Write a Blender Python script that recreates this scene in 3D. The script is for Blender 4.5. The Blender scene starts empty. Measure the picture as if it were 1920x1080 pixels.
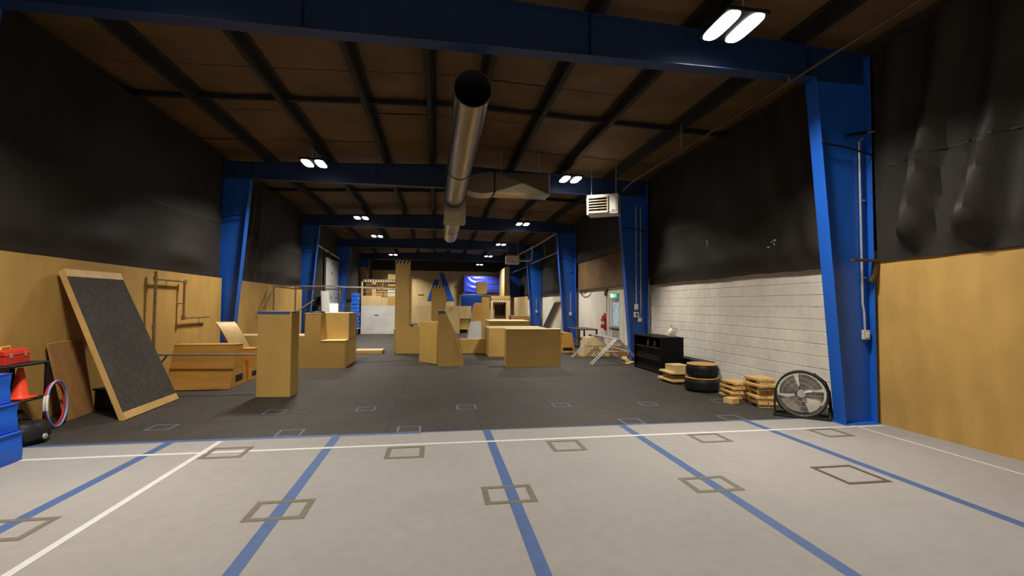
import bpy, bmesh, math, random
from mathutils import Vector, Matrix
random.seed(4)
PI = math.pi
scene = bpy.context.scene
col = scene.collection

# ------------------------------------------------------------------ camera
def cam_axes(yaw, pitch, roll):
    f = Vector((math.sin(yaw)*math.cos(pitch), math.cos(yaw)*math.cos(pitch), math.sin(pitch)))
    r0 = Vector((math.cos(yaw), -math.sin(yaw), 0)); u0 = r0.cross(f)
    r = r0*math.cos(roll) + u0*math.sin(roll); u = u0*math.cos(roll) - r0*math.sin(roll)
    return r, u, f
cd = bpy.data.cameras.new('camera'); cd.sensor_width = 36.0; cd.lens = 874.008/1920*36
cd.clip_start = 0.05; cd.clip_end = 200
cam = bpy.data.objects.new('camera', cd); col.objects.link(cam)
r, u, f = cam_axes(0.159938, 0.0375242, 0.00630907)
cam.matrix_world = Matrix(((r.x, u.x, -f.x, 0), (r.y, u.y, -f.y, 0), (r.z, u.z, -f.z, 1.6), (0, 0, 0, 1)))
scene.camera = cam

# ------------------------------------------------------------------ world, exposure
w = bpy.data.worlds.new('world'); scene.world = w; w.use_nodes = True
w.node_tree.nodes['Background'].inputs[0].default_value = (0.02, 0.022, 0.026, 1)
w.node_tree.nodes['Background'].inputs[1].default_value = 0.3
vs = scene.view_settings
vs.view_transform = 'Standard'; vs.look = 'None'; vs.gamma = 1.0; vs.use_curve_mapping = False
vs.exposure = -0.8
LAMP_W = 195.0
LAMP_COL = (1.0, 0.94, 0.84)
LAMP_SPREAD = math.radians(132)

# ------------------------------------------------------------------ materials
MATS = {}
def mat(name, c, rough=0.7, var=0.12, scale=4.0, stretch=(1, 1, 1), bump=0.0, bscale=60.0, metal=0.0, emit=None, es=0.0, c2=None, spec=0.5, detail=4.0, stain=0.0, world=False):
    m = bpy.data.materials.new(name); m.use_nodes = True; nt = m.node_tree; n = nt.nodes; L = nt.links
    b = n['Principled BSDF']
    b.inputs['Roughness'].default_value = rough; b.inputs['Metallic'].default_value = metal
    b.inputs['Specular IOR Level'].default_value = spec
    tc = n.new('ShaderNodeTexCoord'); mp = n.new('ShaderNodeMapping'); mp.inputs['Scale'].default_value = stretch
    co = n.new('ShaderNodeNewGeometry').outputs['Position'] if world else tc.outputs['Object']
    L.new(co, mp.inputs[0])
    nz = n.new('ShaderNodeTexNoise'); nz.inputs['Scale'].default_value = scale; nz.inputs['Detail'].default_value = detail
    L.new(mp.outputs[0], nz.inputs['Vector'])
    rp = n.new('ShaderNodeValToRGB')
    lo = tuple(max(0, v*(1-var)) for v in c) if c2 is None else c2
    hi = tuple(min(1, v*(1+var)) for v in c)
    rp.color_ramp.elements[0].position = 0.3; rp.color_ramp.elements[1].position = 0.7
    rp.color_ramp.elements[0].color = (*lo, 1); rp.color_ramp.elements[1].color = (*hi, 1)
    L.new(nz.outputs['Fac'], rp.inputs[0])
    out = rp.outputs[0]
    if stain > 0:
        n2 = n.new('ShaderNodeTexNoise'); n2.inputs['Scale'].default_value = 1.1; n2.inputs['Detail'].default_value = 6
        L.new(co, n2.inputs['Vector'])
        r2 = n.new('ShaderNodeMapRange'); r2.inputs[1].default_value = 0.35; r2.inputs[2].default_value = 0.75
        r2.inputs[3].default_value = 1.0 - stain; r2.inputs[4].default_value = 1.0 + stain*0.3
        L.new(n2.outputs['Fac'], r2.inputs[0])
        mx = n.new('ShaderNodeMix'); mx.data_type = 'RGBA'; mx.blend_type = 'MULTIPLY'; mx.inputs[0].default_value = 1
        L.new(out, mx.inputs[6]); L.new(r2.outputs[0], mx.inputs[7]); out = mx.outputs[2]
    L.new(out, b.inputs['Base Color'])
    if bump > 0:
        nb = n.new('ShaderNodeTexNoise'); nb.inputs['Scale'].default_value = bscale; nb.inputs['Detail'].default_value = 3
        L.new(mp.outputs[0], nb.inputs['Vector'])
        bp = n.new('ShaderNodeBump'); bp.inputs['Strength'].default_value = bump; bp.inputs['Distance'].default_value = 0.01
        L.new(nb.outputs['Fac'], bp.inputs['Height']); L.new(bp.outputs[0], b.inputs['Normal'])
    if emit is not None:
        b.inputs['Emission Color'].default_value = (*emit, 1); b.inputs['Emission Strength'].default_value = es
    MATS[name] = m
    return m
PLY = mat('plywood', (0.52, 0.325, 0.085), 0.55, 0.06, 2.5, (2, 2, 0.6), 0.04, 40, stain=0.16)
PLYW = mat('plywood_wall', (0.475, 0.285, 0.078), 0.55, 0.1, 2.2, (2, 2, 0.5), 0.04, 40, stain=0.16)
PLYL = mat('plywood_pale', (0.62, 0.45, 0.21), 0.55, 0.1, 3.0, (2, 2, 0.6), 0.04, 40, stain=0.12)
PLYO = mat('plywood_varnished', (0.55, 0.27, 0.05), 0.35, 0.16, 3.0, (0.5, 3, 3), 0.05, 40, stain=0.15)
PLYD = mat('plywood_brown', (0.34, 0.17, 0.055), 0.6, 0.15, 3.0, (3, 3, 0.5), 0.05, 40, stain=0.15)
PLYE = mat('plywood_edge', (0.64, 0.44, 0.18), 0.6, 0.2, 8.0, (1, 1, 6))
LUMBER = mat('lumber', (0.56, 0.34, 0.11), 0.6, 0.12, 4.0, (1, 1, 1), 0.08, 30, stain=0.12)
WHITEPNL = mat('worn_white_panel', (0.62, 0.60, 0.55), 0.5, 0.06, 2.0, stain=0.12)
CARPET = mat('grey_carpet', (0.248, 0.232, 0.216), 0.95, 0.04, 9.0, (1, 1, 1), 0.25, 260, spec=0.1, detail=8, stain=0.06)
RUBBER = mat('black_rubber', (0.040, 0.0345, 0.029), 0.66, 0.16, 6.0, (1, 1, 1), 0.12, 220, spec=0.25, detail=8, stain=0.22)
SLAB = mat('concrete_slab', (0.10, 0.095, 0.09), 0.9)
BLUET = mat('blue_tape', (0.036, 0.074, 0.185), 0.6, 0.10, 12)
WHITET = mat('white_tape', (0.44, 0.43, 0.41), 0.6, 0.06, 12)
GREYT = mat('grey_tape', (0.105, 0.088, 0.058), 0.7, 0.18, 14)
DARKT = mat('dark_brown_tape', (0.050, 0.036, 0.020), 0.7, 0.18, 14)
CHALK = mat('faded_blue_tape', (0.10, 0.12, 0.16), 0.7, 0.3, 30)
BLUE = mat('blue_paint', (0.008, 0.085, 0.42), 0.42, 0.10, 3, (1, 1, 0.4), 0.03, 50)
BLUEB = mat('blue_beam_shaded', (0.005, 0.024, 0.085), 0.5, 0.12, 3)  # darker than the column blue: the beams' shade is put into the colour
BLOCK = mat('painted_block', (0.80, 0.75, 0.655), 0.72, 0.05, 7, (1, 1, 1), 0.3, 45, stain=0.20, world=True)
BLOCKW = mat('painted_wall', (0.78, 0.73, 0.62), 0.72, 0.05, 3, (1, 1, 1), 0.15, 45, stain=0.12)
MORTAR = mat('painted_mortar', (0.84, 0.81, 0.74), 0.7, 0.06, 9)
TARP = mat('black_tarp', (0.027, 0.023, 0.0185), 0.55, 0.12, 2.5, (1, 1, 1), 0.05, 120, spec=0.2)
TARPS = mat('tarp_seam', (0.012, 0.011, 0.010), 0.6)
DARKW = mat('dark_cladding', (0.035, 0.028, 0.02), 0.8, 0.15)
BROWNW = mat('brown_board', (0.17, 0.095, 0.035), 0.75, 0.2, 4, (1, 1, 1), stain=0.25)
INSUL = mat('brown_insulation', (0.145, 0.080, 0.027), 0.7, 0.14, 2.5, (1, 1, 1), 0.25, 9, stain=0.25, world=True)
PURLIN = mat('dark_purlin', (0.010, 0.008, 0.007), 0.7, 0.2)
GALV = mat('galvanised_steel', (0.36, 0.31, 0.23), 0.30, 0.10, 2.0, (6, 0.6, 6), 0.03, 30, metal=0.95)
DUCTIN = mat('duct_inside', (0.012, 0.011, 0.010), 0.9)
PIPE = mat('scaffold_pipe', (0.42, 0.37, 0.28), 0.4, 0.15, 8, metal=0.7)
PIPEB = mat('bright_pipe', (0.60, 0.58, 0.54), 0.35, 0.1, 8, metal=0.6)
BRONZE = mat('aged_pipe', (0.36, 0.26, 0.13), 0.42, 0.2, 8, metal=0.6)
WHITEM = mat('white_enamel', (0.72, 0.69, 0.62), 0.4, 0.05)
GREYM = mat('grey_metal', (0.38, 0.38, 0.37), 0.5, 0.08)
BLACKM = mat('black_plastic', (0.008, 0.008, 0.008), 0.5, 0.15, spec=0.3)
BLACKW = mat('black_cabinet', (0.0045, 0.004, 0.004), 0.6, 0.2, spec=0.2)
DARKB = mat('dark_brown_wood', (0.07, 0.040, 0.02), 0.5, 0.2)
REDP = mat('red_paint', (0.55, 0.03, 0.015), 0.4, 0.1)
ORANGE = mat('orange_red_plastic', (0.85, 0.06, 0.012), 0.45, 0.08)
YELLOW = mat('yellow_plastic', (0.70, 0.45, 0.03), 0.5)
BLUEV = mat('blue_vinyl', (0.008, 0.10, 0.55), 0.38, 0.10, 3, bump=0.15, bscale=7)
BLUEM = mat('blue_crash_mat', (0.03, 0.05, 0.36), 0.34, 0.12, 3)
HOOPB = mat('pale_blue_hoop', (0.25, 0.35, 0.70), 0.4)
RAMP = mat('charcoal_carpet', (0.060, 0.053, 0.045), 0.9, 0.2, 14, (1, 1, 1), 0.25, 160, spec=0.15, detail=8, stain=0.2)
HAZB = mat('hazard_black', (0.015, 0.014, 0.012), 0.6)
HAZW = mat('hazard_white', (0.66, 0.62, 0.54), 0.6)
LED = mat('led_diffuser', (0.9, 0.9, 0.9), 0.5, emit=(0.93, 0.98, 1.0), es=9.0)
DAY = mat('daylight_pane', (0.8, 0.85, 0.9), 0.3, emit=(0.82, 0.94, 1.0), es=2.2)
DAYG = mat('door_glass', (0.35, 0.5, 0.6), 0.15, 0.35, 14, emit=(0.45, 0.62, 0.75), es=0.55)
EXITG = mat('exit_green', (0.02, 0.30, 0.16), 0.5, emit=(0.05, 0.50, 0.28), es=0.9)
EXITW = mat('exit_white', (0.8, 0.9, 0.85), 0.5, emit=(0.75, 1.0, 0.9), es=1.1)
PAPER = mat('paper', (0.68, 0.66, 0.62), 0.8, 0.04)
PRINT = mat('faded_print', (0.22, 0.19, 0.16), 0.8, 0.3, 40)
CARD = mat('cardboard', (0.36, 0.23, 0.11), 0.8, 0.1)
BLADE = mat('fan_blade', (0.46, 0.41, 0.34), 0.45, 0.12, 5, metal=0.1)

# ------------------------------------------------------------------ mesh helpers
class G:
    """collects shapes; build() links them as one mesh object"""
    def __init__(s): s.v = []; s.f = []
    def add(s, vs, fs):
        o = len(s.v); s.v += [tuple(p) for p in vs]; s.f += [tuple(i+o for i in q) for q in fs]; return s
    def box(s, x0, x1, y0, y1, z0, z1):
        return s.add([(x0,y0,z0),(x1,y0,z0),(x1,y1,z0),(x0,y1,z0),(x0,y0,z1),(x1,y0,z1),(x1,y1,z1),(x0,y1,z1)],
                     [(0,3,2,1),(4,5,6,7),(0,1,5,4),(1,2,6,5),(2,3,7,6),(3,0,4,7)])
    def hexa(s, p):  # 8 corners: bottom ring then top ring, counter-clockwise
        return s.add(p, [(0,3,2,1),(4,5,6,7),(0,1,5,4),(1,2,6,5),(2,3,7,6),(3,0,4,7)])
    def prism(s, poly, a, b, axis='y'):
        n = len(poly); vs = []
        for t in (a, b):
            for (p, q) in poly:
                vs.append({'y': (p, t, q), 'x': (t, p, q), 'z': (p, q, t)}[axis])
        fs = [tuple(range(n)), tuple(range(2*n-1, n-1, -1))]
        for i in range(n):
            j = (i+1) % n; fs.append((i, i+n, j+n, j))
        return s.add(vs, fs)
    def tube(s, pts, rad, seg=10, closed=False):
        pts = [Vector(p) for p in pts]; n = len(pts); vs = []; fs = []
        prev = None
        for i, p in enumerate(pts):
            if closed: d = pts[(i+1) % n] - pts[i-1]
            else: d = pts[min(i+1, n-1)] - pts[max(i-1, 0)]
            d.normalize()
            a = (prev - d*prev.dot(d)) if prev is not None else d.orthogonal()
            if a.length < 1e-6: a = d.orthogonal()
            a.normalize(); prev = a; b = d.cross(a)
            for k in range(seg):
                t = 2*PI*k/seg; vs.append(p + (a*math.cos(t) + b*math.sin(t))*rad)
        m = n if closed else n-1
        for i in range(m):
            i2 = (i+1) % n
            for k in range(seg):
                k2 = (k+1) % seg; fs.append((i*seg+k, i*seg+k2, i2*seg+k2, i2*seg+k))
        if not closed:
            fs.append(tuple(range(seg-1, -1, -1))); fs.append(tuple((n-1)*seg+k for k in range(seg)))
        return s.add(vs, fs)
    def lathe(s, prof, seg=32, axis='z', c=(0, 0, 0), a0=0.0):
        vs = []; fs = []; n = len(prof)
        for k in range(seg):
            t = a0 + 2*PI*k/seg; ct, st = math.cos(t), math.sin(t)
            for (rr, h) in prof:
                p = {'z': (rr*ct, rr*st, h), 'y': (rr*ct, h, rr*st), 'x': (h, rr*ct, rr*st)}[axis]
                vs.append((p[0]+c[0], p[1]+c[1], p[2]+c[2]))
        for k in range(seg):
            k2 = (k+1) % seg
            for i in range(n-1): fs.append((k*n+i, k2*n+i, k2*n+i+1, k*n+i+1))
        return s.add(vs, fs)
    def xf(s, M):
        s.v = [tuple(M @ Vector(p)) for p in s.v]; return s
    def mesh(s, name, bevel=0.0, seg=1, smooth=False):
        me = bpy.data.meshes.new(name); me.from_pydata(s.v, [], s.f); me.update()
        bm = bmesh.new(); bm.from_mesh(me)
        bmesh.ops.recalc_face_normals(bm, faces=bm.faces)
        if bevel > 0:
            ed = [e for e in bm.edges if len(e.link_faces) == 2 and e.calc_face_angle(0) > 0.5]
            bmesh.ops.bevel(bm, geom=ed, offset=bevel, segments=seg, affect='EDGES', profile=0.5, clamp_overlap=True)
        if smooth:
            for fc in bm.faces: fc.smooth = True
            for e in bm.edges:
                if len(e.link_faces) == 2 and e.calc_face_angle(0) > 0.6: e.smooth = False
        bm.to_mesh(me); bm.free(); return me
    def build(s, name, m, parent=None, bevel=0.0, seg=1, smooth=False, loc=(0, 0, 0), label=None):
        return obj(name, s.mesh(name, bevel, seg, smooth), m, parent, loc, label)
def obj(name, me, m, parent=None, loc=(0, 0, 0), label=None):
    if m is not None and not me.materials: me.materials.append(m)
    o = bpy.data.objects.new(name, me); col.objects.link(o); o.location = loc
    if parent is not None: o.parent = parent
    if label: o['label'] = label
    return o
def tag(o, label, cat, group=None):
    o['label'] = label; o['category'] = cat
    if group: o['group'] = group
    return o
def thing(name, label, cat, loc=(0, 0, 0), rz=0.0, group=None):
    o = bpy.data.objects.new(name, None); col.objects.link(o); o.empty_display_size = 0.1
    o.location = loc; o.rotation_euler = (0, 0, rz)
    return tag(o, label, cat, group)
def struct(o): o['kind'] = 'structure'; return o
def copy_tree(o, parent=None):
    c = o.copy(); col.objects.link(c); c.parent = parent
    for ch in list(o.children): copy_tree(ch, c)
    return c

# ================================================================== the hall
FR = [5.71 + 7.07*i for i in range(-2, 6)]     # frame lines; FR[2] stands beside the drum fan
XL, XR = -5.50, 6.17                            # wall faces behind the cladding
YB, YE = -9.0, 41.10                            # rear of the hall and far end
YF = 6.02                                       # where the carpet meets the rubber

# floor -------------------------------------------------------------
floor = struct(G().box(XL-0.2, XR+0.3, YB, YE+0.1, -0.20, -0.012).build('floor', SLAB))
G().box(XL, XR, YB, YF, -0.012, 0.0).build('carpet', CARPET, floor, label='pale grey carpet floor')
x = XL; k = 0
while x < XR - 0.01:
    x1 = min(x + 1.22, XR)
    for (ya, yb) in ((YF+0.004, 13.4), (13.404, 22.0), (22.004, 31.0), (31.004, YE)):
        G().box(x+0.0015, x1-0.0015, ya, yb, -0.012, -0.001).build('rubber_mat', RUBBER, floor)
    x = x1
TZ = 0.0025
def tape_line(p, q, wd, m, z=TZ, name='floor_tape', label=None):
    p, q = Vector((*p, 0)), Vector((*q, 0)); d = (q-p).normalized(); n = Vector((-d.y, d.x, 0))*wd/2
    g = G().prism([((p+n).x, (p+n).y), ((p-n).x, (p-n).y), ((q-n).x, (q-n).y), ((q+n).x, (q+n).y)], 0.0004, z, 'z')
    return g.build(name, m, floor, label=label)
for i in range(6):
    X = -3.01 + 1.83*i if i < 5 else -4.84
    tape_line((X, YB+0.1), (X, YF), 0.095, BLUET, 0.0018, label='blue tape line')
tape_line((-4.9, 5.52), (6.02, 5.52), 0.058, WHITET, 0.0022, label='white tape line across the carpet')
tape_line((-2.50, YB+0.1), (-2.46, 5.95), 0.06, WHITET, 0.0026, label='white tape line')
tape_line((5.66, YB+0.1), (5.60, 5.95), 0.035, WHITET, 0.0026, label='thin white tape line')
tape_line((XL+0.2, YF), (-0.18, YF), 0.07, BLUET, 0.0022, label='blue tape along the carpet edge')
tape_line((-0.18, YF+0.01), (5.5, YF+0.01), 0.025, BLUET, 0.0022, label='blue tape along the carpet edge')
def tape_square(cx, cy, w_, h_, t, m, z=0.003, rot=0.0, name='tape_square'):
    g = G(); a, b = w_/2, h_/2
    for (x0, x1, y0, y1) in ((-a, a, -b, -b+t), (-a, a, b-t, b), (-a, -a+t, -b+t, b-t), (a-t, a, -b+t, b-t)):
        g.box(x0, x1, y0, y1, 0.0006, z)
    g.xf(Matrix.Rotation(rot, 4, 'Z'))
    return g.build(name, m, floor, loc=(cx, cy, 0))
for (cx, cy, ww, hh, m) in ((-2.205, 5.495, .42, .38, GREYT), (-0.318, 5.24, .41, .40, GREYT), (1.485, 5.235, .39, .40, GREYT), (3.305, 5.29, .41, .36, GREYT),
                         (4.99, 5.30, .38, .37, GREYT), (-2.97, 3.86, .44, .36, GREYT), (-1.183, 3.925, .445, .36, GREYT), (0.622, 3.968, .435, .37, GREYT),
                         (2.46, 3.93, .45, .35, GREYT), (3.933, 3.965, .455, .46, DARKT),
                         (-1.2, 2.2, .44, .38, GREYT), (0.62, 2.2, .44, .38, GREYT), (2.46, 2.2, .44, .38, GREYT)):
    tape_square(cx, cy, ww, hh, 0.05 if m is GREYT else 0.042, m)
for (cx, cy, s_) in ((-3.48, 6.72, .29), (0.477, 7.395, .30), (2.0, 7.35, .28), (-2.35, 7.45, .29), (-1.05, 7.48, .28), (3.45, 7.28, .27), (4.80, 7.33, .30),
                     (-1.78, 6.22, .30), (-0.33, 6.2, .30), (2.70, 6.2, .30), (4.22, 6.2, .30)):
    o = tape_square(cx, cy, s_, s_, 0.022, CHALK, 0.0014, random.uniform(-.03, .03))

# walls -------------------------------------------------------------
wall_left = struct(G().box(XL-0.15, XL, YB, YE, -0.012, 5.75).build('wall_left', DARKW))
wall_right = struct(G().box(XR, XR+0.2, YB, YE, -0.012, 2.42).build('wall_right', BLOCKW))
G().box(XR, XR+0.2, YB, YE, 2.42, 5.75).build('upper_cladding', DARKW, wall_right)
wall_back = struct(G().box(XL-0.15, XR+0.2, YE, YE+0.15, -0.012, 5.75).build('wall_back', DARKW))
wall_rear = struct(G().box(XL-0.15, XR+0.2, YB-0.15, YB, -0.012, 5.75).build('wall_front', BLOCKW))
# plywood sheets
def sheets(parent, x0, x1, ya, yb, z0, z1, m, step=2.44):
    y = ya
    while y < yb - 0.05:
        y2 = min(y+step, yb)
        G().box(x0, x1, y+0.001, y2-0.001, z0, z1).build('plywood_sheet', m, parent)
        y = y2
for i in range(0, 4):
    sheets(wall_left, XL+0.16, XL+0.18, FR[i]+0.11, FR[i+1]-0.11, 0.0, 2.24, PLYW)
sheets(wall_right, XR-0.075, XR-0.055, YB+0.02, 5.79, 0.0, 2.25, PLYW, 2.44)
for i in range(9):
    x0 = XL + 0.02 + i*1.295
    for (za, zb) in ((0.0, 2.2), (2.204, 4.56)):
        G().box(x0, x0+1.291, YE-0.03, YE-0.008, za, zb).build('plywood_sheet', PLYL, wall_back)
sheets(wall_right, 5.305, 5.325, 27.15, 34.3, 0.0, 2.15, PLYL)
sheets(wall_right, XR-0.075, XR-0.055, 34.3, 40.9, 0.0, 2.15, PLYL)
# blocks of the right wall between the first plywood panel and the next column
me_full = G().box(-0.003, 0.018, -0.1994, 0.1994, -0.0958, 0.0958).mesh('block', 0.005)
me_half = G().box(-0.003, 0.018, -0.0994, 0.0994, -0.0958, 0.0958).mesh('block_half', 0.005)
me_full.materials.append(BLOCK); me_half.materials.append(BLOCK)
wall_mortar = G().box(XR-0.016, XR-0.001, 5.60, 12.9, 0.0, 2.26).build('mortar_bed', MORTAR, wall_right)
for c_ in range(11):
    z = 0.1 + c_*0.2 + 0.005
    off = 0.2 if c_ % 2 else 0.0
    y = 5.60
    if off:
        obj('block', me_half, None, wall_right, (XR-0.023, y+0.1, z)); y += 0.2
    while y + 0.4 <= 12.85:
        o = obj('block', me_full, None, wall_right, (XR-0.023+random.uniform(-.0012, .0012), y+0.2, z)); y += 0.4

# ceiling -----------------------------------------------------------
XC = 0.32
def roofz(x): return 5.43 - 0.040*abs(x-XC)
ceiling = struct(G().prism([(XL-0.15, roofz(XL)+0.27), (XC, roofz(XC)+0.27), (XR+0.2, roofz(XR)+0.27), (XR+0.2, roofz(XR)+0.35), (XC, roofz(XC)+0.35), (XL-0.15, roofz(XL)+0.35)], YB-0.15, YE+0.15).build('ceiling', DARKW))
PX = [-4.32, -2.83, -1.34, -0.135, 0.775, 2.0, 3.42, 4.93]
for X in PX:       # cold-formed purlins: C section lying across the rafters
    z = roofz(X) + 0.012; t = 0.012; s_ = -1 if X < XC else 1
    g = G().prism([(X-t, z), (X+t, z), (X+t, z+0.2), (X-t, z+0.2)], YB, YE)
    g.box(min(X, X+s_*0.10), max(X, X+s_*0.10), YB, YE, z, z+0.012)
    g.box(min(X, X-s_*0.085), max(X, X-s_*0.085), YB, YE, z+0.19, z+0.2)
    g.box(min(X+s_*0.088, X+s_*0.10), max(X+s_*0.088, X+s_*0.10), YB, YE, z+0.012, z+0.035)
    g.build('purlin', PURLIN, ceiling)
# insulation panels bulging between the purlins
edges_x = [XL] + PX + [XR]
seam_y = []
for i in range(-2, 6):
    for s_ in range(4): seam_y.append(5.71 + 7.07*i + 0.69 + 1.7675*s_)
seam_y = [y for y in seam_y if YB < y < YE-0.5] + [YE]
def panel_mesh(xa, xb, ln, sag):
    nx, ny = 6, 6; vs = []; fs = []
    for j in range(ny+1):
        for i in range(nx+1):
            a, b = i/nx, j/ny; X = xa + (xb-xa)*a
            ex = min(1, 6*min(a, 1-a)); ey = min(1, 5*min(b, 1-b))
            vs.append((X, b*ln, roofz(X) + 0.235 - sag*ex*ey*(0.75+0.25*math.sin(7*a+5*b+xa))))
    for j in range(ny):
        for i in range(nx): q = j*(nx+1)+i; fs.append((q, q+nx+1, q+nx+2, q+1))
    g = G(); g.v = vs; g.f = fs
    me = g.mesh('ceiling_panel', smooth=True); me.materials.append(INSUL); return me
for i in range(len(edges_x)-1):
    xa, xb = edges_x[i]+0.02, edges_x[i+1]-0.02
    me = panel_mesh(xa, xb, 1.7475, 0.045)
    for j in range(len(seam_y)-1):
        ln = seam_y[j+1] - seam_y[j]
        o = obj('ceiling_panel', me, None, ceiling, (0, seam_y[j]+0.01, random.uniform(-.008, .004)))
        if abs(ln-1.7675) > .01: o.scale = (1, (ln-0.02)/1.7475, 1)
for i in range(-2, 5):   # mid-bay bracing strut
    y = 5.71 + 7.07*i + 3.46
    if y < YB or y > YE: continue
    G().prism([(XL, roofz(XL)+0.10), (XC, roofz(XC)+0.10), (XR, roofz(XR)+0.10), (XR, roofz(XR)+0.22), (XC, roofz(XC)+0.22), (XL, roofz(XL)+0.22)], y-0.03, y+0.03).build('bracing_strut', PURLIN, ceiling)

# steel frames ------------------------------------------------------
XI_L, XI_R, ZH = -4.725, 5.165, 4.80
where_r = {1: None, 2: 'beside the drum fan and plywood wall panel', 3: 'behind the black cabinet, carrying a thermostat', 4: 'behind the small brown table', 5: 'beyond the leaning carpet board', 6: 'beside the far striped doorway'}
where_l = {1: None, 2: 'beside the stack of blue vinyl mats', 3: 'behind the open-slotted vaulting box', 4: 'behind the stepped plywood box', 5: 'beside the tall grey wall panel with the lit window', 6: 'behind the tan padded post'}
def column(i, side):
    y = FR[i]
    s_ = -1 if side == 'L' else 1
    xo = (XL+0.05) if side == 'L' else 6.04
    xb = -5.10 if side == 'L' else 5.53
    xt = XI_L if side == 'L' else XI_R
    wh = (where_l if side == 'L' else where_r).get(i) or 'of the near carpeted bay'
    t = thing('steel_column', 'bright blue tapered steel column ' + wh, 'column', (xo, y, 0), 0, 'blue steel columns of the hall')
    b, tt, o = xb-xo, xt-xo, 0.0
    fw = 0.1
    k = -s_*0.014
    def hx(n, poly, ya, yb): G().prism(poly, ya, yb).build(n, BLUE, t, 0.003)
    hx('inner_flange', [(b, 0.012), (b-k, 0.012), (tt-k, ZH), (tt, ZH)], -fw, fw)
    hx('outer_flange', [(0, 0.012), (k, 0.012), (k, 5.18), (0, 5.18)], -fw, fw)
    hx('web', [(k, 0.012), (b-k, 0.012), (tt-k, ZH), (k, ZH)], -0.006, 0.006)
    g = G().box(min(b, 0)-0.03, max(b, 0)+0.03, -0.13, 0.13, 0.0, 0.012); g.build('base_plate', BLUE, t, 0.002)
    # dark slanting band across the front of the shaft at mid height and the girt line
    zc = 3.85; xw = b + (tt-b)*zc/ZH
    p0, p1 = (xw-s_*0.005, zc+0.02), (0.02*-s_, zc-0.10)
    G().tube([(p0[0], -fw-0.012, p0[1]), ((p0[0]+p1[0])/2, -fw-0.02, zc-0.02), (p1[0], -fw-0.012, p1[1])], 0.014, 8).build('dark_band', BLACKM, t, smooth=True)
    return t
COLS = {}
for i in range(1, 7):
    COLS['R', i] = column(i, 'R'); COLS['L', i] = column(i, 'L')
def beam(i):
    y = FR[i]
    nm = {1: 'over the near carpeted area', 2: 'whose end meets the column beside the drum fan', 3: 'behind the louvred unit heater and rectangular duct', 4: 'above the second pair of columns past the heater',
          5: 'above the leaning carpet board and grey wall panel', 6: 'above the far striped doorway'}[i]
    t = thing('roof_beam', 'shade-darkened blue steel roof beam ' + nm, 'roof beam', (0, y, ZH), 0, 'blue roof beams of the hall')
    xl, xr = XL+0.05, 6.04
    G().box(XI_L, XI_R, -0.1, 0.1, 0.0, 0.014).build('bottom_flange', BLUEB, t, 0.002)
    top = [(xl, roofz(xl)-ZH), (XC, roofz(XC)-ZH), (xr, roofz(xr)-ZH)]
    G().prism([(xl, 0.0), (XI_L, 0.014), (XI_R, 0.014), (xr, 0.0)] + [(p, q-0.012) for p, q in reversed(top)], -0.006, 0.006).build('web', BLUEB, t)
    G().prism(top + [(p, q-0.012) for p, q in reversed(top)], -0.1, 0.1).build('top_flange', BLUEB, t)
    for X in (-4.7, -1.6, 1.92, 5.12):
        G().box(X-0.006, X+0.006, -0.095, -0.006, 0.014, roofz(X)-ZH-0.014).build('stiffener', BLUEB, t)
    return t
for i in range(1, 7): beam(i)

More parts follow.
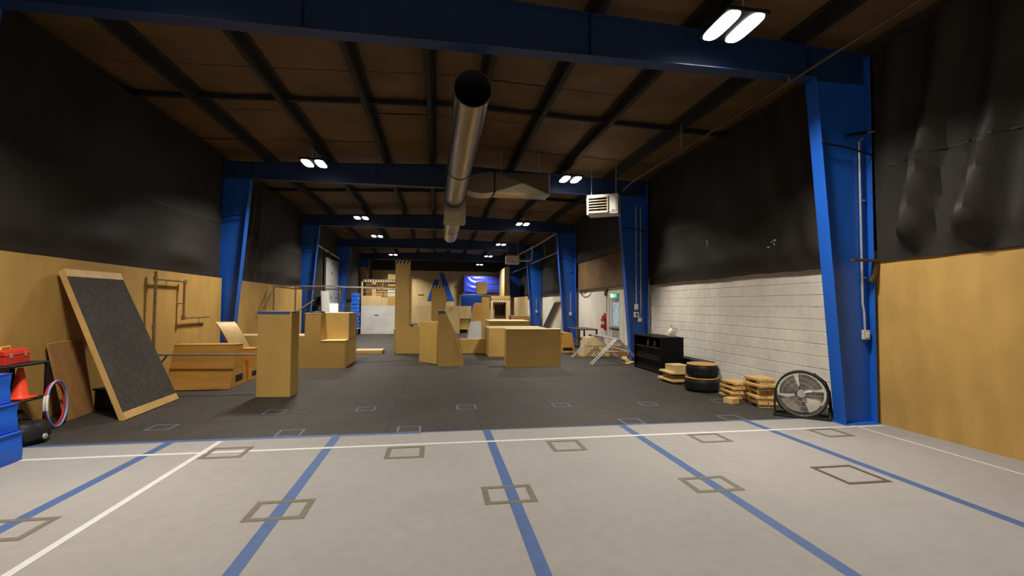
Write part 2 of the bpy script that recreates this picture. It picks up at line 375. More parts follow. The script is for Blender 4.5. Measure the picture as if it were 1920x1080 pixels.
# tarps -------------------------------------------------------------
def tarp(side, ya, yb, z0, z1, label, seed, amp=1.0, seam=True, swoop=()):
    rnd = random.Random(seed)
    xw = XL+0.13 if side == 'L' else XR-0.10
    s_ = 1 if side == 'L' else -1
    ny = max(24, int((yb-ya)*14)); nz = 40
    wv = [(rnd.uniform(.5, 2.6), rnd.uniform(-1.6, 1.6), rnd.uniform(0, 6.28), rnd.uniform(.3, 1)) for _ in range(9)]
    def h(a, b):   # a along, b up 0..1
        y = a*(yb-ya); z = b*(z1-z0); v = 0
        for (fy, fz, ph, am) in wv: v += am*math.sin(fy*y*1.6 + fz*z*1.5 + ph)*0.017
        for (y0, side_, k) in swoop:   # drooping folds gathered at the upper corner near a column
            dd = (y - y0)*side_
            q = math.sqrt(max(0, dd*dd + 0.12*(z1-z0-z)**2))
            v += k*0.085*math.exp(-dd*dd/0.9)*math.sin(9*dd + 1.6*(z1-z0-z))*(0.3+0.7*(1-b))
        v += 0.06*max(0, 1-abs(b-0.09)/0.15)*(0.6+0.4*math.sin(2.1*y+seed))*(1 if b > 0.0 else 0)
        v += 0.02*math.exp(-((z-(3.53-z0))/0.10)**2)
        hh = 0.05 + v*amp
        e = min(1.0, b/0.14, 0.15 + 9*min(a, 1-a)); e = e*e*(3-2*e)
        return 0.004 + e*math.log1p(math.exp(min(30, hh*60)))/60
    vs = []; fs = []
    for j in range(nz+1):
        for i in range(ny+1):
            a, b = i/ny, j/nz
            zz = z0 + (z1-z0)*b
            if j == 0: zz += 0.008*math.sin(2.3*a*(yb-ya)+seed) + 0.004*math.sin(9*a*(yb-ya))
            vs.append((s_*h(a, b), a*(yb-ya), zz-z0))
    for j in range(nz):
        for i in range(ny): q = j*(ny+1)+i; fs.append((q, q+1, q+ny+2, q+ny+1))
    o = thing('wall_tarp', label, 'tarp', (xw, ya, z0), 0, 'black tarps along the walls')
    g = G(); g.v = vs; g.f = fs
    g.build('cloth', TARP, o, smooth=True)
    if seam:
        g = G(); b = (3.53-z0)/(z1-z0); n = 60
        vs = []; fs = []
        for i in range(n+1):
            a = 0.03+0.94*i/n; zz = 3.53 - z0 + 0.022*math.sin(5*a+seed) + 0.006*math.sin(23*a)
            X = s_*(h(a, (zz)/(z1-z0)) + 0.006)
            for dz in (-0.013, 0.013): vs.append((X, a*(yb-ya), zz+dz))
            for dz in (-0.013, 0.013): vs.append((X-s_*0.02, a*(yb-ya), zz+dz))
        for i in range(n):
            q = i*4
            fs += [(q, q+1, q+5, q+4), (q+1, q+3, q+7, q+5), (q+2, q, q+4, q+6)]
        g.v = vs; g.f = fs; g.build('seam', TARPS, o)
    TH_[o.name] = (h, yb-ya, z1-z0, z0, s_)
    return o
TH_ = {}
Z1 = 5.22
tarp('L', FR[2]+0.12, FR[3]-0.12, 2.243, Z1, 'black tarp hanging above the plywood wall behind the leaning carpet ramp', 3, 1.0)
tarp('L', FR[1]+0.12, FR[2]-0.12, 2.243, Z1, 'black tarp over the plywood wall beside the blue folded mats', 5)
tarp('L', FR[3]+0.12, FR[4]-0.12, 2.243, Z1, 'black tarp with drooping folds above the plywood bench and rail posts', 8, 1.2, True, ((0.3, 1, 1.0), (1.4, 1, 1.3)))
tarp('L', FR[4]+0.12, 23.2, 1.5, 4.25, 'black tarp strip between blue column and grey wall panel', 9, 1.0, False)
tarp('L', FR[5]+0.12, FR[6]-0.12, 1.9, 4.2, 'black tarp behind the stack of dark blue mats', 12, 1.0, False)
t_r = tarp('R', FR[2]+0.12, FR[3]-0.12, 2.22, Z1, 'black tarp with white scuffs hanging above the white block wall', 15, 1.1, True, ((0.2, 1, -1.0), (1.0, 1, 0.7)))
tarp('R', FR[1]+0.12, FR[2]-0.12, 2.254, Z1, 'black tarp with deep folds above the bare plywood wall panel', 21, 1.1, True, ((6.7, -1, 1.5), (6.0, -1, 1.2), (5.3, -1, .8)))
tarp('R', FR[3]+0.12, FR[4]-0.12, 3.46, Z1, 'black tarp hanging above the brown boarded wall by the exit door', 25, .9, False)
tarp('R', FR[4]+0.12, FR[5]-0.12, 2.20, 4.15, 'black tarp above the white wall behind the leaning carpet board', 28, .9, False)
tarp('R', FR[5]+0.12, FR[6]-0.12, 2.12, 4.1, 'black tarp above the far plywood wall panel on the heater side', 31, .9, False)
hf, wy, hz_, z0_, sg_ = TH_[t_r.name]
for (y, z, n) in ((9.70, 3.02, 5), (7.62, 2.74, 6)):
    for k in range(n):
        a = random.uniform(0, PI); l_ = random.uniform(.014, .035); yy, zz = y+random.uniform(-.10, .10)-(FR[2]+0.12), z+random.uniform(-.08, .08)-z0_
        d = Vector((0, math.cos(a), math.sin(a)))*l_; q = Vector((0, -math.sin(a), math.cos(a)))*0.006
        p = Vector((sg_*(hf(yy/wy, zz/hz_)+0.006), yy, zz)); b = Vector((0.012, 0, 0))
        G().hexa([p-d-q, p+d-q, p+d-q+b, p-d-q+b, p-d+q, p+d+q, p+d+q+b, p-d+q+b]).build('scuff_mark', HAZW, t_r)
# brown boarded wall above the exit door
bw = thing('wall_board', 'brown stained board wall strip above the white wall by the exit door', 'board', (XR-0.06, FR[3]+0.15, 2.28), 0)
for k in range(3):
    y0 = k*2.25
    G().box(0, 0.03, y0+0.004, y0+2.246, 0, 1.18).build('board', BROWNW, bw, 0.003)
G().box(-0.03, 0.0, 0, 6.76, -0.03, 0.02).build('bottom_rail', DARKB, bw, 0.004)
G().tube([(-0.06, 6.55-0.1*i, -0.02 - 0.16*math.sin(PI*i/14)) for i in range(15)], 0.018, 8).build('hanging_cable', BLACKM, bw, smooth=True)

# lights ------------------------------------------------------------
def fixture(x, y, label, group):
    t = thing('highbay_light', label, 'light', (x, y, 5.0), 0, group)
    G().box(-0.275, 0.275, -0.31, 0.31, 0.012, 0.06).build('housing', BLACKM, t, 0.01)
    G().box(-0.06, 0.06, -0.22, 0.22, 0.06, 0.11).build('driver_box', GREYM, t, 0.008)
    for s_ in (-1, 1):
        G().tube([(0, 0.2*s_, 0.11), (0, 0.2*s_, roofz(x)-5.0+0.02)], 0.008, 6).build('hanger', GREYM, t)
        n = 24; poly = []
        for k in range(n):
            a = 2*PI*k/n; ca, sa = math.cos(a), math.sin(a)
            poly.append((s_*0.155 + 0.105*math.copysign(abs(ca)**0.6, ca), 0.30*math.copysign(abs(sa)**0.6, sa)))
        G().prism(poly, -0.004, 0.012, 'z').build('led_panel', LED, t)
        ld = bpy.data.lights.new('led_light', 'AREA'); ld.shape = 'RECTANGLE'; ld.size = 0.2; ld.size_y = 0.56
        ld.energy = LAMP_W; ld.color = LAMP_COL; ld.spread = LAMP_SPREAD
        lo = bpy.data.objects.new('led_light', ld); col.objects.link(lo); lo.parent = t; lo.location = (s_*0.155, 0, -0.008)
    return t
for (y, wh) in ((YB+0.9, None), (-1.97, None), (5.06, 'at the beam meeting the drum fan column'), (12.05, 'beside the louvred unit heater'), (19.1, 'at the second beam past the louvred heater'),
                (25.8, 'beside the plain far heater'), (32.2, 'just past the plain far heater'), (39.0, 'right above the big crash mat')):
    fixture(3.52, y, 'twin-panel LED highbay light ' + (wh or 'in the heater-side row of the near bays'), 'highbay lights on the heater side')
for (y, wh) in ((YB+0.9, None), (-1.97, None), (4.7, None), (11.8, 'at the beam above the vaulting boxes'), (18.96, 'above the high scaffold rail'), (23.9, 'above the lit window in the grey panel'), (32.6, 'above the climbing platform'), (39.0, 'hidden behind the tall plywood pillar')):
    fixture(-2.97, y, 'twin-panel LED highbay light ' + (wh or 'in the ramp-side row of the near bays'), 'highbay lights on the ramp side')

# ================================================================== ducts and heaters
t = thing('round_duct', 'round galvanised spiral duct with an open black end under the roof', 'duct', (0.44, 6.1, 4.475))
R0 = 0.253
g = G(); prof = [(R0, 0.0)]
yy = 0.0
while yy < 6.0:
    prof += [(R0, yy+0.01), (R0, yy+1.18), (R0, yy+1.19), (R0+0.003, yy+1.2), (R0+0.003, yy+1.21), (R0, yy+1.22)]; yy += 1.22
L0 = prof[-1][1]
g.lathe(prof, 40, 'y'); g.build('shell', GALV, t, smooth=True)
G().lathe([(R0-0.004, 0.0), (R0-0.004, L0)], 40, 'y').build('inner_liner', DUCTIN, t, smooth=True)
G().lathe([(R0-0.006, -0.008), (R0+0.008, -0.008), (R0+0.008, 0.02), (R0, 0.02)], 40, 'y').build('end_collar', GALV, t, smooth=True)
for q in (3.6,):
    G().lathe([(R0+0.003, q), (R0+0.009, q), (R0+0.009, q+0.03), (R0+0.003, q+0.03)], 40, 'y').build('joint_band', BLACKM, t, smooth=True)
for q in (1.8, 4.9):
    for s_ in (-1, 1): G().box(s_*R0-0.002, s_*R0+0.002, q-0.015, q+0.015, 0.0, roofz(0.44)-4.475+0.265).build('hanger_strap', GREYM, t)
G().lathe([(R0+0.012, L0-0.02), (R0+0.012, L0+0.03), (0.0, L0+0.03)], 40, 'y').build('end_cap', GALV, t, smooth=True)
t = thing('duct_transition_box', 'galvanised transition box between the round duct and its lower branch', 'duct', (0.46, 12.66, 3.88))
G().box(-0.29, 0.29, 0.0, 0.62, 0.0, 0.62).build('box', GALV, t, 0.01)
G().box(-0.31, 0.31, 0.28, 0.34, -0.015, 0.635).build('flange', GALV, t, 0.004)
G().box(-0.30, 0.30, 0.62, 0.66, -0.01, 0.55).build('outlet_flange', GALV, t, 0.004)
for s_ in (-1, 1): G().box(s_*0.292-0.002, s_*0.292+0.002, 0.44, 0.47, 0.3, roofz(0.46)+0.265-3.88).build('hanger_strap', GREYM, t)
t = thing('branch_duct', 'short round duct with capped end hanging past the transition box', 'duct', (0.46, 13.335, 4.13))
G().lathe([(0.245, 0), (0.245, 1.9), (0.250, 1.92), (0.245, 1.94), (0.245, 3.8), (0.20, 3.9), (0, 3.92)], 36, 'y').build('shell', GALV, t, smooth=True)
G().lathe([(0.250, 1.88), (0.255, 1.89), (0.255, 1.93), (0.250, 1.94)], 36, 'y').build('joint_band', GREYM, t, smooth=True)
for s_ in (-1, 1): G().box(s_*0.247-0.002, s_*0.247+0.002, 1.0, 1.03, 0, roofz(0.46)-4.13+0.265).build('hanger_strap', GREYM, t)
t = thing('rectangular_duct', 'rectangular galvanised duct with an open end beside the round duct', 'duct', (0.0, 11.5, 4.44))
# trunk
def duct_face(pts, ridge):   # cross-broken sheet: a shallow pyramid
    c_ = sum((Vector(p) for p in pts), Vector())/len(pts) + Vector(ridge)
    return [tuple(p) for p in pts] + [tuple(c_)], [(0, 1, 4), (1, 2, 4), (2, 3, 4), (3, 0, 4)]
g = G(); g.add(*duct_face([(1.42, 0, 0), (2.80, 0, 0), (2.80, 0, 0.5), (1.42, 0, 0.5)], (0, -0.03, 0)))
g.add(*duct_face([(1.42, 0, 0), (1.42, 0.62, 0), (2.80, 0.62, 0), (2.80, 0, 0)], (0, 0, -0.02)))
g.add([(1.42, 0.62, 0), (2.8, 0.62, 0), (2.8, 0.62, 0.5), (1.42, 0.62, 0.5)], [(0, 1, 2, 3)])
g.add([(1.42, 0, 0.5), (2.8, 0, 0.5), (2.8, 0.62, 0.5), (1.42, 0.62, 0.5)], [(0, 1, 2, 3)])
g.build('trunk', GALV, t)
fl_ = G()
for (a, b, c_, d) in ((0, 0.62, -0.012, 0.012), (0, 0.62, 0.488, 0.512)): fl_.box(2.79, 2.82, a-0.012, b+0.012, c_, d)
fl_.box(2.79, 2.82, -0.012, 0.012, 0.012, 0.488); fl_.box(2.79, 2.82, 0.608, 0.632, 0.012, 0.488)
fl_.build('end_flange', PIPEB, t)
G().box(1.38, 1.42, -0.02, 0.64, -0.02, 0.52).build('joint_flange', BLACKM, t, 0.004)
n = 9; vs = []; fs = []
for k in range(n):   # elbow curving down to the round duct
    a = k/(n-1); X = 1.38 - 0.66*a; dz = 0.12*a*a; sh = 0.05*a
    vs += [(X, 0+sh, 0.0+dz*0.3-0.05*math.sin(PI*a)), (X, 0.62-sh, 0.0+dz*0.3-0.05*math.sin(PI*a)), (X, 0.62-sh, 0.5-dz), (X, 0+sh, 0.5-dz)]
for k in range(n-1):
    for q in range(4): fs.append((k*4+q, k*4+(q+1) % 4, k*4+4+(q+1) % 4, k*4+4+q))
G().add(vs, fs).build('elbow', GALV, t, smooth=True)
for X in (1.6, 2.6): G().tube([(X, 0.31, 0.5), (X, 0.31, roofz(X)-4.44+0.265)], 0.008, 6).build('hanger_rod', GREYM, t)

def heater(label, loc, rz, w_, h_, d_, louvre=True):
    t = thing('unit_heater', label, 'heater', loc, rz)
    G().box(-w_/2, w_/2, 0, d_, 0, h_).build('casing', WHITEM, t, 0.012)
    if louvre:
        G().box(-w_*0.44, w_*0.16, -0.006, 0.002, h_*0.14, h_*0.86).build('louvre_recess', BLACKM, t)
        n = 6
        for k in range(n):
            z = h_*0.16 + (h_*0.68)*k/(n-1)
            G().hexa([(-w_*0.44, -0.035, z-0.012), (w_*0.16, -0.035, z-0.012), (w_*0.16, -0.006, z+0.006), (-w_*0.44, -0.006, z+0.006),
                      (-w_*0.44, -0.035, z-0.008), (w_*0.16, -0.035, z-0.008), (w_*0.16, -0.006, z+0.010), (-w_*0.44, -0.006, z+0.010)]).build('louvre', CARD, t)
        fr = G()
        fr.box(-w_*0.46, w_*0.18, -0.03, 0.0, h_*0.86, h_*0.92); fr.box(-w_*0.46, w_*0.18, -0.03, 0.0, h_*0.08, h_*0.14)
        fr.box(-w_*0.46, -w_*0.44, -0.03, 0, h_*0.14, h_*0.86); fr.box(w_*0.16, w_*0.18, -0.03, 0, h_*0.14, h_*0.86)
        fr.build('louvre_frame', WHITEM, t)
        G().box(w_*0.22, w_*0.44, -0.008, 0, h_*0.1, h_*0.9).build('access_panel', WHITEM, t, 0.003)
        G().box(w_*0.30, w_*0.40, -0.012, -0.006, h_*0.16, h_*0.19).build('latch', BLACKM, t)
        for k in range(5): G().box(w_/2-0.002, w_/2+0.006, d_*0.2, d_*0.5, h_*(0.2+0.14*k), h_*(0.26+0.14*k)).build('side_vent', BLACKM, t)
    else:
        G().lathe([(0, -0.02), (0.03, -0.02), (0.03, 0)], 16, 'y', (0.0, 0, h_*0.3)).build('knob', BLACKM, t, smooth=True)
    for s_ in (-1, 1): G().tube([(s_*w_*0.4, d_/2, h_), (s_*w_*0.4, d_/2, roofz(loc[0])+0.265-loc[2])], 0.01, 6).build('hanger_rod', GREYM, t)
    return t
heater('white unit heater with dark louvres hanging near the cabinet column', (4.38, 11.95, 4.08), math.radians(-30), 0.84, 0.54, 0.46)
heater('plain white unit heater hanging before the far right columns', (3.93, 24.2, 3.80), math.radians(-5), 0.70, 0.44, 0.5, False)
# gas pipe
t = thing('gas_pipe', 'long thin yellowed gas pipe running under the roof beams to the heater', 'pipe', (4.79, YB+0.05, 4.72))
G().tube([(0, 0, 0), (0, 13.9-0.0, 0), (0.02, 19.6, 0), (0.02, 19.9, 0.0), (-0.05, 20.35, -0.12)], 0.017, 10).build('pipe', DARKB, t, smooth=True)
for q in (8.0, 14.62, 17.5): G().tube([(0, q, 0.02), (0, q, 0.07 if abs(q-14.62) < .3 else 0.55)], 0.006, 6).build('pipe_hanger', GREYM, t)

# electrical on the columns
def conduit(name, label, pts, rad, boxc, bs, m=GREYM, extra=None):
    t = thing(name, label, 'conduit', boxc)
    G().tube([Vector(p)-Vector(boxc) for p in pts], rad, 8).build('conduit', PIPEB, t, smooth=True)
    G().box(-bs[0]/2, bs[0]/2, -bs[1], 0, -bs[2]/2, bs[2]/2).build('box', m, t, 0.006)
    G().box(-bs[0]*0.3, bs[0]*0.3, -bs[1]-0.006, -bs[1], -bs[2]*0.3, bs[2]*0.3).build('cover', WHITEM, t, 0.003)
    for z in (0.8, 1.9): 
        if boxc[2]+z < 4: G().box(-0.03, 0.03, -0.03, 0.0, z-0.01, z+0.01).build('clip', GREYM, t)
    return t
conduit('outlet_box', 'grey outlet box on conduit on the column beside the drum fan', [(5.93, 5.675, 1.28), (5.92, 5.675, 1.55), (5.90, 5.675, 1.66), (5.90, 5.675, 3.95), (5.96, 5.675, 4.02)], 0.014, (5.94, 5.70, 1.22), (0.10, 0.05, 0.13))
conduit('switch_box', 'white switch box and twin conduits on the column behind the black cabinet', [(5.70, 12.745, 1.62), (5.70, 12.745, 4.5)], 0.014, (5.70, 12.77, 1.58), (0.10, 0.06, 0.16), WHITEM)
conduit('junction_box', 'grey junction box at hip height on the column behind the black cabinet', [(5.80, 12.745, 1.25), (5.84, 12.745, 1.5), (5.84, 12.745, 4.5)], 0.014, (5.80, 12.77, 1.21), (0.13, 0.06, 0.13))
t = thing('thermostat', 'white square thermostat with dark dial on the column behind the black cabinet', 'thermostat', (5.70, 12.77, 1.36))
G().box(-0.075, 0.075, -0.05, 0, -0.075, 0.075).build('plate', WHITEM, t, 0.006)
G().box(-0.03, 0.03, -0.056, -0.05, -0.025, 0.035).build('display', BLACKM, t)
conduit('small_outlet', 'small grey outlet on the column behind the brown table', [(5.80, 19.81, 1.3), (5.80, 19.81, 2.2)], 0.012, (5.80, 19.83, 1.25), (0.12, 0.05, 0.14))
conduit('small_outlet', 'small white outlet on the column beyond the leaning carpet board', [(5.80, 26.88, 1.3), (5.80, 26.88, 2.0)], 0.012, (5.80, 26.9, 1.25), (0.12, 0.05, 0.14))
# steel angle arms on the column beside the fan
t = thing('bracket_arm', 'thin dark steel arm sticking out high on the column beside the drum fan', 'bracket', (5.62, 5.60, 3.99))
G().hexa([(0, -.02, 0), (0.52, -.02, 0.10), (0.52, .02, 0.10), (0, .02, 0), (0, -.02, 0.03), (0.52, -.02, 0.13), (0.52, .02, 0.13), (0, .02, 0.03)]).build('arm', BLACKM, t)
G().hexa([(0.32, -.021, 0.055), (0.46, -.021, 0.085), (0.46, -.019, 0.085), (0.32, -.019, 0.055), (0.32, -.021, 0.08), (0.46, -.021, 0.11), (0.46, -.019, 0.11), (0.32, -.019, 0.08)]).build('bright_tip', PIPEB, t)
t = thing('bracket_arm', 'flat dark steel arm with brace level with the plywood panel top by the fan', 'bracket', (5.66, 5.595, 2.24))
G().box(0, 0.42, -.03, .03, 0, 0.035).build('arm', DARKB, t, 0.003)
G().prism([(0.40, 0.0), (0.42, -0.04), (0.36, -0.22), (0.30, -0.30), (0.28, -0.27), (0.33, -0.18), (0.34, 0.0)], -0.02, 0.02).build('brace', DARKB, t)
# ladder-like pipes by the far right columns
t = thing('sprinkler_pipe', 'pale pipe along the tarp between the far right columns', 'pipe', (5.45, 20.0, 4.05))
G().tube([(0, -0.142, 0), (0, 6.912, 0)], 0.035, 8).build('pipe', PIPE, t, smooth=True)
G().tube([(0, 3.0, 0.02), (0, 3.2, 0.15), (0, 3.4, 0.75)], 0.03, 8).build('drop', PIPE, t, smooth=True)
t = thing('sprinkler_pipe', 'short pale pipe along the farthest tarp past the plain heater', 'pipe', (5.45, 27.1, 4.0))
G().tube([(0, -0.172, 0), (0, 6.882, 0)], 0.035, 8).build('pipe', PIPE, t, smooth=True)
t = thing('flue_pipe', 'bent flue pipe joining the plain far heater to the wall', 'pipe', (4.32, 24.45, 4.0))
G().tube([(0, 0, 0), (0.55, 0, 0), (0.68, 0, 0.08), (0.72, 0, 0.25), (0.72, 0, 0.8)], 0.06, 10).build('pipe', PIPEB, t, smooth=True)
t = thing('roof_pipe', 'pale pipe running diagonally under the roof near the far right columns', 'pipe', (5.1, 19.95, 4.78))
G().tube([(0.05, 0, 0), (0.0, 4, -0.05), (-0.1, 8.5, -0.02)], 0.045, 8).build('pipe', PIPE, t, smooth=True)
t = thing('roof_pipe', 'broken pale pipe along the top of the grey wall panel', 'pipe', (-5.25, 20.0, 4.28))
for (a, b) in ((0.1, 1.5), (1.8, 2.6), (2.9, 3.8), (4.3, 6.3)): G().tube([(0, a, -0.03*a), (0, b, -0.03*b)], 0.05, 8).build('pipe_section', PIPEB, t, smooth=True)

# ================================================================== plywood obstacles
TH = 0.018
def box_panels(t, x0, x1, y0, y1, z0, z1, m=PLY, top=None, names=('front_panel', 'side_panel', 'back_panel', 'top_panel')):
    """a plywood box made of sheets; the top sheet laps over the sides"""
    zt = z1 - TH
    G().box(x0, x1, y0, y0+TH, z0, zt).build(names[0], m, t, 0.002)
    G().box(x0, x1, y1-TH, y1, z0, zt).build(names[2], m, t, 0.002)
    G().box(x0, x0+TH, y0+TH, y1-TH, z0, zt).build(names[1], m, t, 0.002)
    G().box(x1-TH, x1, y0+TH, y1-TH, z0, zt).build(names[1], m, t, 0.002)
    G().box(x0-0.001, x1+0.001, y0-0.001, y1+0.001, zt, z1).build(names[3], top or m, t, 0.002)
def plybox(name, label, cat, cx, cy, z0, w_, d_, h_, rz=0.0, m=PLY, top=None, group='plywood obstacle boxes'):
    t = thing(name, label, cat, (cx, cy, z0), rz, group)
    box_panels(t, -w_/2, w_/2, -d_/2, d_/2, 0, h_, m, top)
    return t
def hazard(t, x0, x1, y, z0, z1, n, slant=0.6):
    """row of slanted dark and light tape bands on a front edge"""
    G().box(x0, x1, y-0.004, y, z0, z1).build('pale_band', HAZW, t)
    wv = (x1-x0)/n; h = z1-z0
    for k in range(n):
        a = x0 + k*wv; b = a + wv*0.55; s_ = min(h*slant, wv*0.42)
        G().prism([(a, z0), (b-0.0, z0), (b+s_, z1), (a+s_, z1)], y-0.007, y-0.0035).build('dark_stripe', HAZB, t)
# tall free-standing box
t = plybox('tall_plywood_box', 'tall narrow plywood box with blue tape along its top edge', 'plywood box', -2.745, 8.80, 0, 0.57, 0.34, 1.475, math.radians(-6), PLY)
G().box(-0.287, 0.255, -0.176, -0.170, 1.425, 1.473).build('tape_edge', BLUET, t)
G().box(0.285, 0.289, -0.172, 0.02, 1.445, 1.473).build('tape_edge', BLUET, t)
# stepped box
t = thing('stepped_plywood_box', 'wide plywood box with a seat-high step cut into its front corner', 'plywood box', (-2.80, 12.3, 0), 0, 'plywood obstacle boxes')
G().box(-0.42, -0.05, 0, TH, 0, 1.36).build('front_panel', PLY, t, 0.002)
G().box(-0.54, -0.42, 0, TH, 0, 0.80).build('front_panel', PLY, t, 0.002)
G().box(-0.05, 0.52, 0, TH, 0, 0.675).build('front_panel', PLY, t, 0.002)
G().box(-0.05, 0.54, -0.004, 0.47, 0.675, 0.693).build('step_top', PLYL, t, 0.002)
G().box(-0.05, 0.52, 0.47, 0.47+TH, 0.693, 1.36).build('riser_panel', PLY, t, 0.002)
G().box(-0.068, -0.05, TH, 0.47, 0.693, 1.36).build('step_cheek', PLY, t, 0.002)
G().box(0.52, 0.52+TH, 0, 1.62, 0, 0.675).build('side_panel', PLY, t, 0.002)
G().box(0.52, 0.52+TH, 0.47, 1.62, 0.693, 1.36).build('side_panel', PLY, t, 0.002)
G().box(-0.44, -0.42, TH, 1.6, 0.8, 1.36).build('side_panel', PLY, t, 0.002)
G().box(-0.56, -0.54, 0, 1.6, 0, 0.80).build('side_panel', PLY, t, 0.002)
G().box(-0.56, -0.42, 0, 1.6, 0.80, 0.818).build('ledge_top', PLYL, t, 0.002)
G().box(-0.56, 0.54, 1.6, 1.6+TH, 0, 1.36).build('back_panel', PLY, t, 0.002)
G().prism([(-0.44, -0.002), (-0.048, -0.002), (-0.048, 0.468), (0.541, 0.468), (0.541, 1.62), (-0.44, 1.62)], 1.36, 1.378, 'z').build('top_panel', PLYL, t)
t = thing('rubber_ring', 'dark rubber ring lying on top of the stepped plywood box', 'ring', (-3.02, 12.62, 1.378))
G().lathe([(0.10, 0.0), (0.17, 0.0), (0.185, 0.02), (0.17, 0.04), (0.10, 0.04), (0.09, 0.02), (0.10, 0.0)], 28).build('ring', BLACKM, t, smooth=True)
# bench behind
plybox('plywood_bench', 'long low plywood bench box with pale top against the plywood wall', 'plywood box', -4.36, 13.55, 0, 1.78, 0.7, 0.775, 0, PLY, PLYL)
# flat platform
plybox('flat_platform', 'thin flat pale plywood platform lying alone on the rubber floor', 'platform', -2.17, 16.05, 0, 0.88, 0.72, 0.115, math.radians(-1), PLY, PLYL)
# tall pillar
t = thing('plywood_pillar', 'tallest plywood pillar with hazard-striped top standing on a wide base box', 'plywood pillar', (-1.10, 15.70, 0), 0, 'plywood obstacle boxes')
box_panels(t, -0.20, 0.545, 0, 0.55, 0, 0.90, PLY, None, ('base_front', 'base_side', 'base_back', 'base_top'))
box_panels(t, -0.28, -0.20, 0.06, 0.5, 0.10, 0.80, PLY, None, ('toe_front', 'toe_side', 'toe_back', 'toe_top'))
box_panels(t, -0.25, 0.215, 0.02, 0.46, 0.90, 3.06, PLY, None, ('shaft_front', 'shaft_side', 'shaft_back', 'shaft_top'))
box_panels(t, 0.215, 0.265, 0.06, 0.42, 0.90, 2.52, PLY, None, ('cheek_front', 'cheek_side', 'cheek_back', 'cheek_top'))
G().prism([(0.215, 2.52), (0.265, 2.52), (0.215, 2.60)], 0.06, 0.42).build('cheek_chamfer', PLY, t)
hazard(t, -0.25, 0.215, 0.02, 2.955, 3.055, 4)
G().lathe([(0, 0), (0.05, 0), (0.05, 0.05), (0, 0.05)], 16, 'z', (0.30, 0.03, 0.90)).build('knob', DARKB, t)
# wedge group
t = thing('angled_plywood_block', 'low angled plywood block butted against the sloping buttress', 'plywood box', (-0.47, 13.48, 0), math.radians(-51.5), 'plywood obstacle boxes')
box_panels(t, 0.0, 0.79, 0.0, 0.50, 0, 1.13, PLY)
t = thing('sloping_buttress', 'plywood buttress with one steep sloping side and blue taped peak', 'plywood wedge', (0.04, 12.42, 0), 0, 'plywood obstacle boxes')
pr = [(0.0, 0.0), (0.68, 0.0), (0.68, 0.14), (0.575, 0.62), (0.18, 1.45), (0.0, 1.45)]
G().prism(pr, 0, TH).build('front_panel', PLY, t)
G().prism(pr, 0.36, 0.36+TH).build('back_panel', PLY, t)
for (a, b) in zip(pr[1:-1], pr[2:]):
    d = Vector((b[0]-a[0], b[1]-a[1])); n = Vector((d.y, -d.x)).normalized()*-0.016
    G().prism([a, b, (b[0]+n.x, b[1]+n.y), (a[0]+n.x, a[1]+n.y)], TH, 0.36).build('slope_panel', PLYL, t)
G().box(0, TH, TH, 0.36, 0, 1.43).build('side_panel', PLYL, t)
G().prism([(0.47, 0.70), (0.62, 0.25), (0.64, 0.26), (0.49, 0.71)], -0.012, -0.001).build('slope_batten', PLYL, t)
G().box(0.53, 0.63, 0.38, 0.50, 0, 0.69).build('rear_block', PLY, t, 0.002)
G().box(0.0, 0.185, -0.005, -0.0005, 1.40, 1.45).build('tape_edge', BLUET, t)
# striped tower behind
t = thing('striped_tower', 'square plywood tower with hazard-striped top before the blue A emblem', 'plywood pillar', (-0.18, 16.6, 0), 0, 'plywood obstacle boxes')
box_panels(t, 0, 0.445, 0, 0.45, 0, 2.28)
G().prism([(0.445, 1.36), (0.46, 1.40), (0.545, 1.84), (0.52, 1.92), (0.445, 2.14)], 0.05, 0.35).build('side_fin', PLY, t)
hazard(t, 0, 0.445, 0, 2.19, 2.275, 4)
# low boxes on the right
plybox('low_plywood_box', 'wide low plywood wall box standing free on the black rubber floor', 'plywood box', 2.515, 12.13, 0, 1.455, 0.30, 0.99, 0, PLY, PLYL)
t = plybox('low_plywood_box', 'deep plywood box with pale top behind the wide low wall box', 'plywood box', 2.54, 15.2, 0, 1.84, 1.36, 0.895, 0, PLY, PLYL)
plybox('low_plywood_bar', 'knee-high plywood bar box linking the buttress to the deep box', 'plywood box', 1.12, 15.78, 0, 0.98, 0.34, 0.47, 0, PLY, PLYL)
plybox('far_ledge_box', 'plywood ledge box with pale top in front of the tall capped post', 'plywood box', 2.83, 18.8, 0, 1.60, 1.5, 1.0, 0, PLY, PLYL)
plybox('brown_box', 'brown plywood box beyond the ledge box near the far plywood wall', 'plywood box', 3.62, 20.4, 0, 0.82, 0.6, 1.15, 0, PLYD)
# capped post group
t = thing('capped_post', 'tall plywood post with a square block raised above a pipe rail', 'plywood pillar', (2.30, 22.4, 0), 0, 'plywood obstacle boxes')
box_panels(t, -0.14, 0.22, 0, 0.40, 0, 2.03, PLY)
box_panels(t, -0.40, 0.09, 0.02, 0.42, 2.15, 2.73, PLY, None, ('block_front', 'block_side', 'block_back', 'block_top'))
G().box(-0.38, 0.07, 0.04, 0.40, 2.132, 2.15).build('block_bottom', PLY, t)
G().tube([(-0.02, 0.2, 2.0), (-0.02, 0.2, 2.15)], 0.03, 8).build('pipe_neck', PIPE, t)
box_panels(t, -0.48, -0.141, -0.06, 0.30, 0.86, 1.72, PLYO, None, ('side_box_front', 'side_box_side', 'side_box_back', 'side_box_top'))
G().box(-0.482, -0.141, -0.062, 0.31, 0.84, 0.86).build('side_box_bottom', PLYL, t)
t = thing('white_slab', 'worn white wedge-shaped slab leaning against the capped post', 'slab', (1.62, 22.3, 0))
